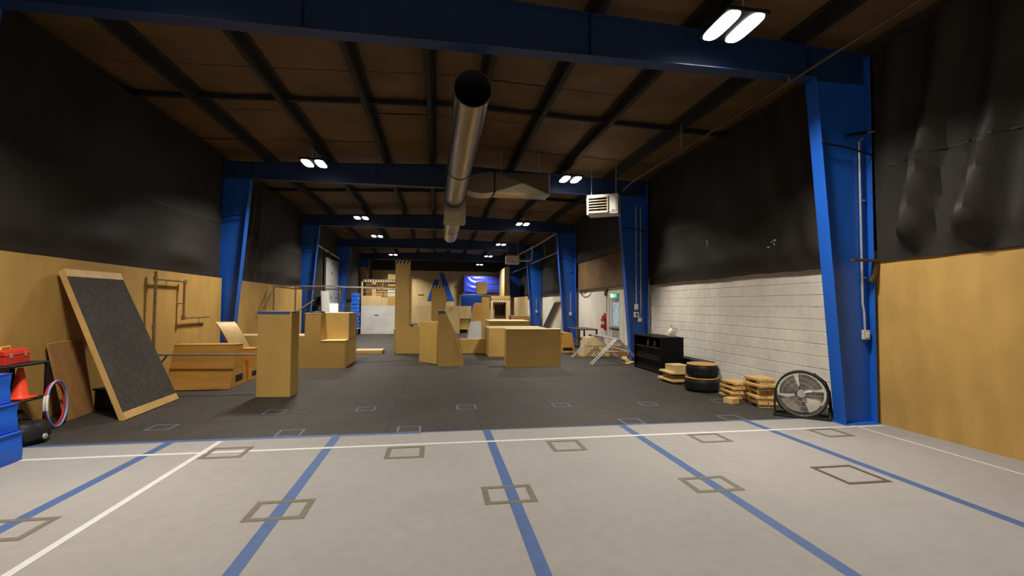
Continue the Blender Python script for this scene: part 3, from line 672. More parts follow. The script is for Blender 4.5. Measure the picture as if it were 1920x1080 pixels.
G().hexa([(-0.16, -0.05, 0), (0.50, -0.12, 0), (0.50, -0.04, 0), (-0.16, 0.03, 0), (-0.02, -0.06, 0.83), (0.50, -0.12, 0.83), (0.50, -0.04, 0.83), (-0.02, 0.02, 0.83)]).build('slab_body', WHITEPNL, t, 0.01)
G().hexa([(-0.02, -0.06, 0.832), (0.19, -0.085, 0.832), (0.19, -0.01, 0.832), (-0.02, 0.015, 0.832), (0.10, -0.07, 1.66), (0.19, -0.08, 1.66), (0.19, -0.02, 1.66), (0.10, -0.01, 1.66)]).build('upper_fin', CARD, t, 0.008)
G().hexa([(-0.10, -0.055, 0.004), (0.44, -0.115, 0.004), (0.44, -0.05, 0.004), (-0.10, 0.0, 0.004), (-0.10, -0.05, 0.03), (0.44, -0.11, 0.03), (0.44, -0.06, 0.03), (-0.10, 0.0, 0.03)]).build('foot_strip', BLACKM, t)
t = thing('vault_rail', 'thin pipe rail with dropped end running from the middle platform over the capped post', 'rail', (2.30, 22.4, 0))
G().tube([(-1.0, 4.3, 2.14), (-0.35, -0.04, 2.075), (0.22, -0.04, 2.06), (0.27, -0.04, 2.03), (0.27, -0.04, 1.84), (0.245, 0.0, 1.80)], 0.024, 8).build('rail', PIPE, t, smooth=True)
G().tube([(-0.98, 4.3, 1.54), (-0.98, 4.3, 2.14)], 0.02, 8).build('stanchion', PIPE, t)
G().box(0.222, 0.262, -0.01, 0.05, 1.76, 1.84).build('side_clamp', GREYM, t)

# far left climbing platform
t = thing('climbing_platform', 'pale plywood climbing platform with hazard-striped lintel and worn white front', 'platform', (-4.05, 26.3, 0))
def panel(n, x0, x1, z0, z1, m, y0=0.0, y1=TH, bev=0.002): return G().box(x0+0.002, x1-0.002, y0, y1, z0+0.002, z1-0.002).build(n, m, t, bev)
panel('front_panel', 0, 0.60, 0, 1.55, WHITEPNL); panel('front_panel', 0.60, 1.80, 0, 1.55, WHITEPNL, -0.004)
panel('hand_slot', 0.71, 0.94, 1.0, 1.05, BLACKM, -0.008, -0.003)
panel('front_panel', 0, 1.07, 1.55, 2.06, PLYL); panel('front_panel', 1.07, 1.39, 1.55, 2.06, PLYL, 0.05, 0.05+TH); panel('front_panel', 1.39, 1.85, 1.55, 2.06, PLY)
panel('deck', 0, 1.85, 2.04, 2.08, PLYL, TH, 1.6)
panel('post', 0.0, 0.08, 2.06, 2.86, PLYL, 0, 0.08); panel('post', 1.10, 1.16, 2.06, 2.86, PLYD, 0, 0.06)
panel('yellow_post', 0.51, 0.72, 2.06, 2.84, PLYL, 0.4, 0.6)
panel('lintel', 0.10, 1.85, 2.84, 2.97, PLYL, 0, 0.1)
hazard(t, 0.10, 1.85, 0.0, 2.885, 2.968, 13)
panel('inner_block', 0.74, 1.85, 2.08, 2.24, PLYW, 0.2, 0.5); panel('inner_block', 1.39, 1.85, 2.08, 2.52, WHITEPNL, 0.05, 0.19)
panel('upper_block', 1.39, 1.85, 2.62, 2.83, PLY, 0.12, 0.5); panel('upper_block', 1.39, 1.85, 2.98, 3.28, PLY, 0.0, 0.4)
for z in (2.30, 2.45): G().tube([(0.02, 0.02, z), (1.80, 0.02, z)], 0.012, 8).build('thin_rail', BRONZE, t)
hazard(t, 1.39, 1.85, 0.0, 3.24, 3.28, 4)
t_side = G().box(0.0, 0.02, TH, 1.6, 0, 2.04).build('side_panel', PLYL, t)
panel('side_panel', 1.80, 1.82, 0, 1.55, PLYL, TH, 1.6); panel('back_panel', 0, 1.85, 2.08, 3.1, PLYW, 1.6, 1.62); panel('back_panel', 0, 1.85, 0, 2.04, PLYW, 1.6, 1.62)
t = thing('padded_post', 'tan round-topped padded post beside the climbing platform', 'post', (-4.35, 28.8, 0))
G().lathe([(0, 0), (0.26, 0), (0.26, 3.72), (0.22, 3.82), (0, 3.86)], 24, 'z').build('padding', CARD, t, smooth=True)
G().lathe([(0.262, 1.9), (0.272, 1.9), (0.272, 1.97), (0.262, 1.97)], 24, 'z').build('strap', PLYD, t, smooth=True)
# stack of far blue mats
for k in range(9):
    m = G().box(-0.17, 0.17, -0.45, 0.45, 0, 0.205).mesh('blue_mat', 0.03, 2, True)
    o = obj('folded_mat', m, BLUEV, None, (-4.27+random.uniform(-.02, .02), 26.0+random.uniform(-.02, .02), 0.35+k*0.206+0.001))
    tag(o, 'blue folded mat on the trolley by the climbing platform, %s from the bottom' % ['lowest', 'second', 'third', 'fourth', 'fifth', 'sixth', 'seventh', 'eighth', 'ninth'][k], 'mat', 'blue mats stacked on the trolley')
t = thing('mat_trolley', 'low metal trolley under the tall stack of blue mats', 'trolley', (-4.27, 26.0, 0))
G().box(-0.2, 0.2, -0.48, 0.48, 0.30, 0.345).build('deck', GREYM, t, 0.005)
for sx in (-1, 1):
    for sy in (-1, 1):
        lg = G().tube([(sx*0.17, sy*0.43, 0.06), (sx*0.17, sy*0.43, 0.30)], 0.015, 8).build('leg', GREYM, t)
        G().lathe([(0, -0.015), (0.05, -0.015), (0.05, 0.015), (0, 0.015)], 14, 'x', (sx*0.17, sy*0.43, 0.05)).build('caster', BLACKM, t, smooth=True)
t = thing('mat_side_board', 'black board standing behind the tall stack of blue mats', 'board', (-4.1, 26.62, 0))
G().box(-0.36, 0.03, 0, 0.03, 0, 2.03).build('board', BLACKM, t, 0.004); G().box(-0.36, 0.03, -0.05, 0.08, 0, 0.02).build('foot', BLACKM, t)

# middle low platform
t = thing('middle_platform', 'chest-high plywood platform with two tone panels beneath the A emblem', 'platform', (-1.0, 26.5, 0))
panel('front_panel', 0.0, 0.72, 0.0, 1.52, PLYL); panel('front_panel', 0.72, 1.40, 0, 1.52, PLYL); panel('front_panel', 1.40, 2.29, 0.0, 1.55, PLYL, -0.03, TH)
panel('front_panel', 2.29, 2.95, 0.84, 1.55, PLYL, 0.0); panel('front_panel', 2.29, 2.85, 0.30, 0.84, PLY, 0.05, 0.07); panel('batten', 2.29, 2.85, 0.24, 0.30, PLYL, 0.03, 0.07)
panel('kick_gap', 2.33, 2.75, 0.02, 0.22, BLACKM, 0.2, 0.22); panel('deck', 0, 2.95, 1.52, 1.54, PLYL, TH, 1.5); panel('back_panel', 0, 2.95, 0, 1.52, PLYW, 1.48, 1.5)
# far right striped doorway
t = thing('striped_doorway', 'plywood doorway frame with hazard-striped lintel around a dark opening', 'platform', (3.22, 28.0, 0))
panel('post', 0, 0.14, 0, 1.80, PLYL, 0, 0.2); panel('post', 0.94, 1.20, 0, 1.80, PLYL, 0, 0.2); panel('inner_post', 0.20, 0.26, 0, 1.78, PLYL, 0.3, 0.36)
panel('lintel', 0, 1.20, 1.80, 1.98, PLYL, 0, 0.2); hazard(t, 0, 1.20, 0, 1.91, 1.99, 9)
panel('upper_panel', 0, 1.20, 2.0, 2.18, PLYW, 0.02, 0.2); panel('opening_shade', 0.14, 0.94, 0.0, 1.80, DARKB, 0.6, 0.64)  # dark sheet stands in for the shade inside the opening
panel('side_panel', 0.14, 0.16, 0, 1.80, DARKB, 0.2, 0.64, 0); panel('side_panel', 0.92, 0.94, 0, 1.80, DARKB, 0.2, 0.64, 0); panel('sill', 0.0, 1.2, 0.62, 0.80, PLYL, -0.02, 0)
t = thing('tall_ply_panel', 'tall narrow plywood panel standing beside the big blue crash mat', 'panel', (4.62, 32.0, 0))
G().box(0, 0.02, 0.0, 2.6, 0, 4.2).build('panel', PLYL, t); G().box(0.02, 0.36, 0.0, 0.02, 0, 4.3).build('return_panel', PLYL, t)
for z in (2.6, 3.1, 3.4): G().box(0.02, 0.36, -0.004, 0, z, z+0.02).build('batten', PLYD, t)

# emblem and crash mats on the end wall
emb = thing('wall_emblem', 'large blue letter A emblem on the far plywood wall', 'emblem', (0.0, YE-0.032, 0))
def em(poly, n): G().prism(poly, -0.03, 0).build(n, BLUE, emb)
em([(0.20, 4.40), (0.58, 4.40), (1.50, 1.97), (0.90, 1.97)], 'right_leg')
em([(-0.22, 3.82), (0.20, 3.82), (-0.32, 1.97), (-0.82, 1.97)], 'left_leg')
em([(0.60, 1.97), (0.90, 1.97), (0.905, 2.0), (0.86, 2.35), (0.70, 2.30)], 'crossbar_end')
for (x, z, wd) in ((-2.0, 3.9, 'highest'), (1.75, 3.2, 'second highest'), (2.2, 2.65, 'second lowest'), (-1.35, 2.5, 'lowest')):
    tag(G().box(-0.24, 0.24, -0.06, 0, -0.03, 0.03).build('climbing_ledge', PLYD, None, 0.006, loc=(x, YE-0.031, z)), 'brown wooden climbing ledge, %s of the four around the A emblem' % wd, 'ledge', 'climbing ledges on the far wall')
t = thing('crash_mat', 'large creased blue crash mat hung on the far wall', 'crash mat', (2.28, 40.3, 2.62))
nx, nz = 60, 30; vs = []; fs = []
for j in range(nz+1):
    for i in range(nx+1):
        a, b = i/nx, j/nz; X = 3.55*a; Z = 1.52*b
        rr = math.hypot(X+0.2-1.3, Z-1.9)
        v = 0.035*math.sin(rr*14)*max(0, 1-abs(X-0.8)/0.95) + 0.02*math.sin(Z*13+0.5*X)*max(0, min(1, (X-1.6)))
        e = min(1, 9*min(a, 1-a))*min(1, 6*min(b, 1-b))
        vs.append((X, -0.10*e**0.5 - v*e, Z))
for j in range(nz):
    for i in range(nx): q = j*(nx+1)+i; fs.append((q, q+1, q+nx+2, q+nx+1))
G().add(vs, fs).build('cover', BLUEM, t, smooth=True)
G().box(0.0, 3.55, 0.0, 0.70, 0, 1.52).build('core', BLUEM, t, 0.03)
for z in (0.42, 0.93): G().box(1.9, 3.5, -0.115, -0.09, z-0.01, z+0.01).build('white_piping', PIPEB, t)
t = thing('crash_mat', 'smaller plain blue crash mat standing below the creased one', 'crash mat', (2.05, 39.2, 0.0))
G().box(0, 1.75, 0, 0.6, 0.0, 2.55).build('core', BLUEV, t, 0.05, 2); G().box(0.3, 1.4, -0.012, 0, 1.2, 1.24).build('seam', BLUEM, t)

# ================================================================== left wall far bay: grey panel, window, white board
wl = struct(G().box(XL+0.06, XL+0.16, 23.85, 26.75, 0, 3.92).build('trim_1', GREYM, None, 0.01)); wl['label'] = 'tall grey wall panel'
for (y, z) in ((25.3, 3.7), (25.0, 3.2), (25.0, 2.55), (25.0, 1.95), (26.2, 1.95)):
    G().lathe([(0, 0.0), (0.05, 0), (0.04, 0.025), (0, 0.03)], 12, 'x', (XL+0.16, y, z)).build('bolt', BLACKM, wl)
win = struct(G().box(XL+0.161, XL+0.175, 23.9, 27.0-0.35, 0.7, 1.64).build('window_1', DAY, None, 0.004))
fr = G(); fr.box(XL+0.161, XL+0.20, 23.84, 23.9, 0.66, 1.68); fr.box(XL+0.161, XL+0.20, 26.65, 26.71, 0.66, 1.68); fr.box(XL+0.161, XL+0.20, 23.9, 26.65, 1.64, 1.68); fr.box(XL+0.161, XL+0.20, 23.9, 26.65, 0.66, 0.70)
fr.build('window_frame', WHITEM, win)
t = thing('white_board', 'tall white board leaning on the wall behind the stepped box', 'board', (-5.02, 21.6, 0))
G().hexa([(0.1, 0, 0), (0.14, 0, 0), (0.14, 1.6, 0), (0.1, 1.6, 0), (-0.08, 0.2, 2.2), (-0.04, 0.2, 2.2), (-0.04, 1.6, 2.2), (-0.08, 1.6, 2.2)]).build('board', WHITEPNL, t, 0.006)
G().box(0.08, 0.16, 0.0, 1.6, 0.0, 0.02).build('foot_strip', BLACKM, t)
# scaffold rails
t = thing('rail_frame', 'high scaffold pipe rail spanning from the plywood wall to the tall pillar', 'rail', (-5.22, 15.95, 0))
G().tube([(0, 0, 2.17), (2.0, 0, 2.19), (2.15, 0, 2.17), (3.84, -0.06, 2.14)], 0.024, 10).build('top_rail', PIPEB, t, smooth=True)
G().tube([(0.72, 0.12, 2.10), (2.15, 0.12, 2.10)], 0.022, 10).build('lower_rail', PIPE, t, smooth=True)
G().tube([(0.08, 0, 2.16), (0.72, 0.1, 2.09)], 0.022, 10).build('cross_pipe', BRONZE, t, smooth=True)
for X in (0.07, 0.72, 2.09):
    po = G().tube([(X, 0.0, 0.0), (X, 0.0, 2.15)], 0.024, 10).build('post', BRONZE, t, smooth=True)
    G().lathe([(0.026, -0.04), (0.036, -0.04), (0.036, 0.04), (0.026, 0.04)], 12, 'z', (X, 0.0, 2.0)).build('clamp', GREYM, po, smooth=True)
G().tube([(0.05, 0.05, 2.1), (-0.02, -0.9, 1.3)], 0.016, 8).build('brace', BRONZE, t, smooth=True)
G().tube([(0.74, 0.0, 1.35), (1.25, 0.25, 1.75)], 0.018, 8).build('brace', BRONZE, t, smooth=True)
G().tube([(2.11, 0, 1.7), (2.2, 0, 2.12)], 0.016, 8).build('brace', PIPE, t, smooth=True)
t = thing('low_rail', 'knee-high scaffold rail running in front of the slotted vaulting box', 'rail', (-4.92, 9.28, 0))
G().tube([(-0.05, 0, 0.68), (1.88, 0.0, 0.665)], 0.02, 10).build('rail', PIPE, t, smooth=True)
G().tube([(0.16, 0, 0.67), (0.04, 0.0, 0.50), (-0.05, 0.0, 0.42)], 0.015, 8).build('brace', DARKB, t, smooth=True)
G().tube([(0.0, 0, 0.0), (0.0, 0, 0.68)], 0.02, 8).build('post', PIPE, t, smooth=True)
G().tube([(1.86, 0, 0.0), (1.86, 0, 0.665)], 0.02, 8).build('post', PIPE, t, smooth=True)
# wall pipes
t = thing('wall_pipes', 'stepped run of bare pipes fixed to the plywood wall beside the leaning ramp', 'pipe', (-5.21, 9.69, 0))
def wp(n, pts, rr=0.024): return G().tube(pts, rr, 10).build(n, BRONZE, t, smooth=True)
wp('upright', [(0, 0, 0.10), (0, 0, 2.20)], 0.028); wp('upper_bar', [(0, 0, 2.06), (0, 1.06, 2.06)]); wp('drop', [(0, 1.02, 2.06), (0, 1.02, 1.28)]); wp('lower_bar', [(0, 1.0, 1.30), (0, 2.10, 1.30)])
for (y, z) in ((0, 2.06), (0, 1.15), (1.04, 2.05), (1.02, 1.30)):
    G().lathe([(0.0, -0.045), (0.038, -0.045), (0.038, 0.045), (0.0, 0.045)], 12, 'z', (0, y, z)).build('fitting', BRONZE, t, smooth=True)
for (y, z) in ((0, 1.9), (0, 0.6), (0.6, 2.06), (1.02, 1.6), (1.9, 1.30)):
    G().tube([(0, y, z), (-0.108, y, z)], 0.012, 8).build('standoff', BRONZE, t)
# varnished vault boxes
def vault(label, loc, rz, ln, wb, wt, h, tl=0.0):
    t = thing('vaulting_box', label, 'vaulting box', loc, rz, 'varnished vaulting boxes')
    # trapezoid section in y, length along x
    zs = [0.0, h*0.42, h*0.97]
    def half(z): return (wb + (wt-wb)*z/h)/2
    nm = ('lower_tier', 'upper_tier')
    for k in range(2):
        a, b = zs[k]+0.0015, zs[k+1]-0.0015; ya, yb = half(a), half(b)
        G().hexa([(tl*a, -ya, a), (ln, -ya, a), (ln, ya, a), (tl*a, ya, a), (tl*b, -yb, b), (ln, -yb, b), (ln, yb, b), (tl*b, yb, b)]).build(nm[k], PLYO, t, 0.005)
    G().box(0.0, ln+0.004, -wt/2-0.012, wt/2+0.012, h*0.97, h).build('top', PLYO, t, 0.006)
    G().box(ln-0.004, ln+0.004, -0.17, 0.17, h*0.12, h*0.27).build('hand_slot', BLACKM, t, label='black hand slot')
    return t
vault('varnished plywood vaulting box with black end slot behind the knee-high rail', (-4.90, 9.92, 0), math.radians(1), 1.09, 0.86, 0.30, 0.82)
vault('second varnished vaulting box half hidden beyond the one behind the rail', (-4.85, 10.79, 0), math.radians(1), 1.02, 0.55, 0.30, 0.66)
vault('varnished vaulting box with black end slot behind the metal trestle', (4.42, 16.4, 0), math.radians(-90), 1.0, 0.50, 0.30, 0.67)
# kicker ramp on the boxes
t = thing('kicker_ramp', 'pale plywood kicker ramp with a curved dark side tipped up behind the vaulting boxes', 'ramp', (-4.42, 11.75, 0), math.radians(32))
def kx(z): return -0.42*z + 0.10*math.sin(PI*min(1, z/1.18))*0.4
zs_ = [0.0, 0.3, 0.6, 0.8, 0.95, 1.07, 1.15, 1.18]
ybk = [0.0, 0.0, 0.0, 0.01, 0.03, 0.07, 0.13, 0.20]
vs = []; fs = []
for z_, yb_ in zip(zs_, ybk): vs += [(kx(z_)-0.05, yb_, z_), (kx(z_)+0.33, yb_, z_), (kx(z_)+0.33, yb_+0.02, z_-0.004), (kx(z_)-0.05, yb_+0.02, z_-0.004)]
for k in range(len(zs_)-1):
    for q in range(4): fs.append((k*4+q, k*4+(q+1) % 4, k*4+4+(q+1) % 4, k*4+4+q))
fs += [(0, 3, 2, 1), tuple(len(vs)-4+q for q in range(4))]
G().add(vs, fs).build('riding_surface', PLYL, t, smooth=True)
for off in (-0.05, 0.312):
    vs = []; fs = []
    for z_, yb_ in zip(zs_, ybk):
        d_ = 0.30 - 0.06*z_ if off > 0 else (0.30 if z_ < 0.5 else 0.11)
        for (ox, oy) in ((0, 0.021), (0.016, 0.021), (0.016, d_+0.05), (0, d_+0.05)): vs.append((kx(z_)+off+ox, yb_+oy if oy < 0.03 else max(yb_+0.06, oy), z_-0.006))
    for k in range(len(zs_)-1):
        for q in range(4): fs.append((k*4+q, k*4+(q+1) % 4, k*4+4+(q+1) % 4, k*4+4+q))
    fs += [(0, 3, 2, 1), tuple(len(vs)-4+q for q in range(4))]
    g = G().add(vs, fs); g.v = [(a, b, max(0.0, c_)) for (a, b, c_) in g.v]; g.build('side_rib', PLYD, t)
G().hexa([(kx(0)-0.03, 0.33, 0), (kx(0)+0.31, 0.33, 0), (kx(0)+0.31, 0.345, 0), (kx(0)-0.03, 0.345, 0), (kx(1.05)-0.03, 0.29, 1.05), (kx(1.05)+0.31, 0.29, 1.05), (kx(1.05)+0.31, 0.305, 1.05), (kx(1.05)-0.03, 0.305, 1.05)]).build('back_panel', PLYD, t)
# big leaning carpet ramp
def leaning_ramp(label, base_a, base_b, top_a, top_b, thick, m, frame=0.09):
    A, B, C, D = (Vector(p) for p in (base_a, base_b, top_b, top_a))   # bottom a->b, top b, top a
    o_ = A.copy(); t = thing('leaning_ramp', label, 'ramp', tuple(o_)); A, B, C, D = A-o_, B-o_, C-o_, D-o_
    n = (B-A).cross(D-A).normalized()
    wv, lv = (B-A), (D-A); wl_, ll = wv.length, lv.length; we, le = wv.normalized(), lv.normalized()
    def slab(a0, a1, l0, l1, n0, n1):
        P = lambda a, l_, q: (A*(1-a/wl_) + B*(a/wl_))*(1-l_/ll) + (D*(1-a/wl_) + C*(a/wl_))*(l_/ll) + n*q
        return G().hexa([P(a0, l0, n0), P(a1, l0, n0), P(a1, l0, n1), P(a0, l0, n1), P(a0, l1, n0), P(a1, l1, n0), P(a1, l1, n1), P(a0, l1, n1)])
    slab(0, 0.04, 0, ll, -thick, -0.004).build('side_rail', LUMBER, t, 0.004)
    slab(wl_-0.04, wl_, 0, ll, -thick, -0.004).build('side_rail', LUMBER, t, 0.004)
    slab(0.0, wl_, 0, frame*1.1, -0.004, 0.010).build('bottom_rail', LUMBER, t, 0.004)
    slab(0.0, wl_, ll-frame*1.25, ll, -0.004, 0.010).build('top_rail', LUMBER, t, 0.004)
    slab(0.04, wl_-0.04, 0, 0.04, -thick, -0.006).build('end_rail', LUMBER, t, 0.004)
    slab(0.04, wl_-0.04, ll-0.04, ll, -thick, -0.006).build('end_rail', LUMBER, t, 0.004)
    slab(0.0, wl_, frame*1.1, ll-frame*1.25, -0.004, 0.004).build('carpet_face', m, t)
    slab(0.04, wl_-0.04, 0.04, ll-0.04, -0.03, -0.006).build('deck_board', PLYD, t)
    for q in (0.33, 0.66): slab(0.04, wl_-0.04, ll*q-0.02, ll*q+0.02, -thick, -0.032).build('cross_brace', LUMBER, t, 0.003)
    return t
leaning_ramp('big lumber-framed ramp faced with charcoal carpet leaning on the plywood wall', (-4.17, 7.19, 0.005), (-4.24, 8.64, 0.005), (-5.20, 7.49, 2.08), (-5.205, 8.68, 2.09), 0.085, RAMP, 0.10)
leaning_ramp('small carpet-faced board leaning on the white wall by the second column', (4.78, 22.0, 0.005), (4.82, 20.8, 0.005), (5.66, 22.0, 1.80), (5.70, 20.8, 1.86), 0.09, RAMP, 0.06)
# leaning plywood sheet
t = thing('plywood_offcut', 'brown plywood sheet leaning on the wall between ramp and cart', 'plywood sheet', (-4.90, 7.2, 0))
G().hexa([(0, 0, 0.002), (-0.02, 0.0, 0.01), (-0.09, 0.64, 0.01), (-0.07, 0.64, 0.002), (-0.36, 0.15, 1.03), (-0.38, 0.15, 1.03), (-0.40, 0.82, 1.06), (-0.38, 0.82, 1.06)]).build('sheet', PLYD, t)
G().hexa([(-0.36, 0.15, 1.03), (-0.38, 0.15, 1.03), (-0.40, 0.82, 1.06), (-0.38, 0.82, 1.06), (-0.36, 0.15, 1.036), (-0.38, 0.15, 1.036), (-0.40, 0.82, 1.066), (-0.38, 0.82, 1.066)]).build('top_edge', PLYE, t)
# crate under the ramp
t = thing('black_crate', 'black plastic crate with a white label under the leaning ramp', 'crate', (-4.76, 8.04, 0), math.radians(-18))
G().box(-0.26, 0.26, -0.17, 0.17, 0, 0.28).build('body', BLACKM, t, 0.02, 2); G().box(-0.275, 0.275, -0.185, 0.185, 0.28, 0.315).build('lid', BLACKM, t, 0.01, 2)
G().box(0.05, 0.15, -0.176, -0.171, 0.10, 0.22).build('label_sticker', PAPER, t); G().box(0.075, 0.095, -0.178, -0.1755, 0.12, 0.20).build('print_mark', PRINT, t)
t = thing('cloth_bundle', 'crumpled pale bundle with a reddish top lying on the black crate', 'cloth', (-4.78, 8.02, 0.316))
g = G().lathe([(0, 0.0), (0.10, 0.0), (0.12, 0.04), (0.10, 0.10), (0.06, 0.13), (0, 0.14)], 16)
g.v = [(a*(1+0.2*math.sin(9*b+3)), b*(1+0.2*math.sin(8*a)), c_) for (a, b, c_) in g.v]; g.build('bundle', CARD, t, smooth=True)
g = G().lathe([(0, 0.0), (0.07, 0.0), (0.06, 0.03), (0, 0.045)], 14, 'z', (0.0, 0.0, 0.136)); g.v = [(a*(1+0.25*math.sin(20*b)), b, c_) for (a, b, c_) in g.v]; g.build('red_top', REDP, t, smooth=True)

# ================================================================== left foreground: cart, hoops, mats
t = thing('utility_cart', 'dark two-shelf utility cart holding a red toolbox by the plywood wall', 'cart', (-5.08, 6.50, 0))
G().box(-0.21, 0.21, -0.36, 0.36, 0.83, 0.86).build('top_shelf', BLACKM, t, 0.006); G().box(-0.21, 0.21, -0.36, 0.36, 0.40, 0.425).build('lower_shelf', BLACKM, t, 0.006)
for sx in (-1, 1):
    for sy in (-1, 1):
        lg = G().box(sx*0.19-0.018, sx*0.19+0.018, sy*0.34-0.018, sy*0.34+0.018, 0.08, 0.83).build('leg', BLACKM, t, 0.003)
        G().lathe([(0, -0.015), (0.04, -0.015), (0.04, 0.015), (0, 0.015)], 14, 'x', (sx*0.19, sy*0.34, 0.04)).build('caster', BLACKM, lg, smooth=True)
G().tube([(0.19, -0.36, 0.86), (0.19, -0.36, 0.98), (-0.19, -0.36, 0.98), (-0.19, -0.36, 0.86)], 0.012, 8).build('push_handle', GREYM, t, smooth=True)
t = thing('toolbox', 'red metal toolbox with a worn lid on top of the dark cart', 'toolbox', (-5.09, 6.50, 0.861), math.radians(12))
G().box(-0.12, 0.12, -0.24, 0.24, 0, 0.11).build('body', REDP, t, 0.006); G().prism([(-0.125, 0.112), (0.125, 0.112), (0.11, 0.155), (0.05, 0.175), (-0.05, 0.175), (-0.11, 0.155)], -0.245, 0.245).build('lid', REDP, t)
for y in (-0.14, 0.14): G().box(0.119, 0.128, y-0.02, y+0.02, 0.085, 0.135).build('latch', PIPEB, t)
G().tube([(0, -0.09, 0.175), (0, -0.08, 0.205), (0, 0.08, 0.205), (0, 0.09, 0.175)], 0.01, 8).build('handle', YELLOW, t, smooth=True)
t = thing('traffic_cone', 'orange-red traffic cone on the lower shelf of the cart', 'cone', (-5.0, 6.60, 0.426))
G().box(-0.12, 0.12, -0.12, 0.12, 0, 0.025).build('base', ORANGE, t, 0.01, 2); G().lathe([(0.095, 0.025), (0.085, 0.04), (0.028, 0.37), (0.02, 0.375), (0, 0.375)], 24).build('cone_body', ORANGE, t, smooth=True)
t = thing('tape_roll', 'yellow roll of tape on the lower shelf of the cart beside the cone', 'tape', (-4.95, 6.30, 0.426))
G().lathe([(0.035, 0), (0.06, 0), (0.06, 0.045), (0.035, 0.045), (0.035, 0)], 24).build('roll', YELLOW, t, smooth=True)
def hoop(label, c, rad, az, tilt, m, tube=0.012):
    t = thing('hula_hoop', label, 'hoop', (c[0], c[1], 0))
    pts = []
    for k in range(48):
        a = 2*PI*k/48; h_ = rad*math.cos(a); z = rad + tube + rad*math.sin(a)
        pts.append((h_*math.cos(az) - z*math.sin(tilt)*math.sin(az), h_*math.sin(az) + z*math.sin(tilt)*math.cos(az), z*math.cos(tilt)))
    G().tube(pts, tube, 8, True).build('ring', m, t, smooth=True)
    b = G().tube([pts[k] for k in range(20, 26)], tube+0.003, 8).build('grip_band', WHITEM, t, smooth=True)
    return t
hoop('pale blue hula hoop standing between the cart and the brown sheet', (-4.80, 6.93), 0.29, math.radians(106), 0.06, HOOPB)
hoop('red hula hoop standing behind the pale blue one at the cart', (-4.84, 6.94), 0.28, math.radians(106), 0.06, REDP)
def bag(label, loc, sx, sy, sz, rz):
    t = thing('duffel_bag', label, 'bag', loc, rz, 'black bags by the cart')
    g = G(); prof = [(0, 0.0), (0.8, 0.0), (1.0, 0.25), (0.96, 0.62), (0.7, 0.92), (0.0, 1.0)]
    g.lathe(prof, 22); g.v = [(a*sx*(1+0.07*math.sin(7*b+5*c_)), b*sy*(1+0.06*math.sin(9*a+4*c_)), c_*sz*(1+0.05*math.sin(6*a))) for (a, b, c_) in g.v]
    g.build('body', BLACKM, t, smooth=True)
    G().tube([(-sx*0.4, 0, sz*0.96), (-sx*0.3, 0, sz*1.12), (sx*0.3, 0, sz*1.12), (sx*0.4, 0, sz*0.96)], 0.012, 8).build('handle', BLACKM, t, smooth=True)
    G().lathe([(0, 0), (0.035, 0), (0.03, 0.012), (0, 0.014)], 12, 'x', (sx*0.98, 0, sz*0.3)).build('buckle', GREYM, t, smooth=True)
bag('round black bag on the rubber floor beside the blue mats', (-4.60, 6.17, 0), 0.20, 0.23, 0.25, 0.0)
bag('taller black bag under the lower shelf of the cart', (-5.06, 6.5, 0), 0.18, 0.24, 0.30, 0.0)
for k, (x1, z0, hh, lb) in enumerate(((-4.14, 0.0, 0.295, 'bottom'), (-4.22, 0.297, 0.28, 'second'), (-4.27, 0.579, 0.30, 'top'))):
    t = thing('folded_mat', 'blue vinyl folded mat, %s of the stack on the carpet edge by the cart' % lb, 'mat', (x1, 5.03, z0), math.radians((2, -1, 1.5)[k]), 'blue vinyl mats by the cart')
    g = G(); n1, n2, n3 = 14, 14, 6
    bmx = bmesh.new(); bmesh.ops.create_cube(bmx, size=1.0); bmesh.ops.subdivide_edges(bmx, edges=bmx.edges, cuts=11, use_grid_fill=True)
    for v in bmx.verts:
        p = v.co; ax, ay, az = abs(p.x)*2, abs(p.y)*2, abs(p.z)*2
        sag = 0.018*(1-az) if max(ax, ay) > 0.99 else 0.0
        v.co = Vector(((p.x-0.5)*0.98 + 0.004*math.sin(7*p.z+6*p.y+k), p.y*1.04 + 0.004*math.sin(6*p.z+7*p.x), (p.z+0.5)*(hh-0.012) + 0.006))
    bmesh.ops.recalc_face_normals(bmx, faces=bmx.faces)
    me = bpy.data.meshes.new('body'); bmx.to_mesh(me); bmx.free(); ob = obj('body', me, BLUEV, t)
    for fz in (0.006, hh-0.006):
        G().tube([(0.004, -0.52, fz), (0.004, 0.52, fz), (-0.98, 0.52, fz)], 0.006, 6).build('piping', BLUEM, t, smooth=True)
    for pl in me.polygons: pl.use_smooth = True
    me.set_sharp_from_angle(angle=0.8)
    G().box(-0.62, -0.56, -0.525, -0.515, hh*0.3, hh*0.7).build('strap', BLUEM, t)

# ================================================================== right side
# drum fan
fx, fy = 5.31, 6.14
faz = math.atan2(-fy, -fx)
t = thing('drum_fan', 'large floor drum fan with pale grey blades beside the blue column', 'fan', (fx, fy, 0), faz + PI/2)
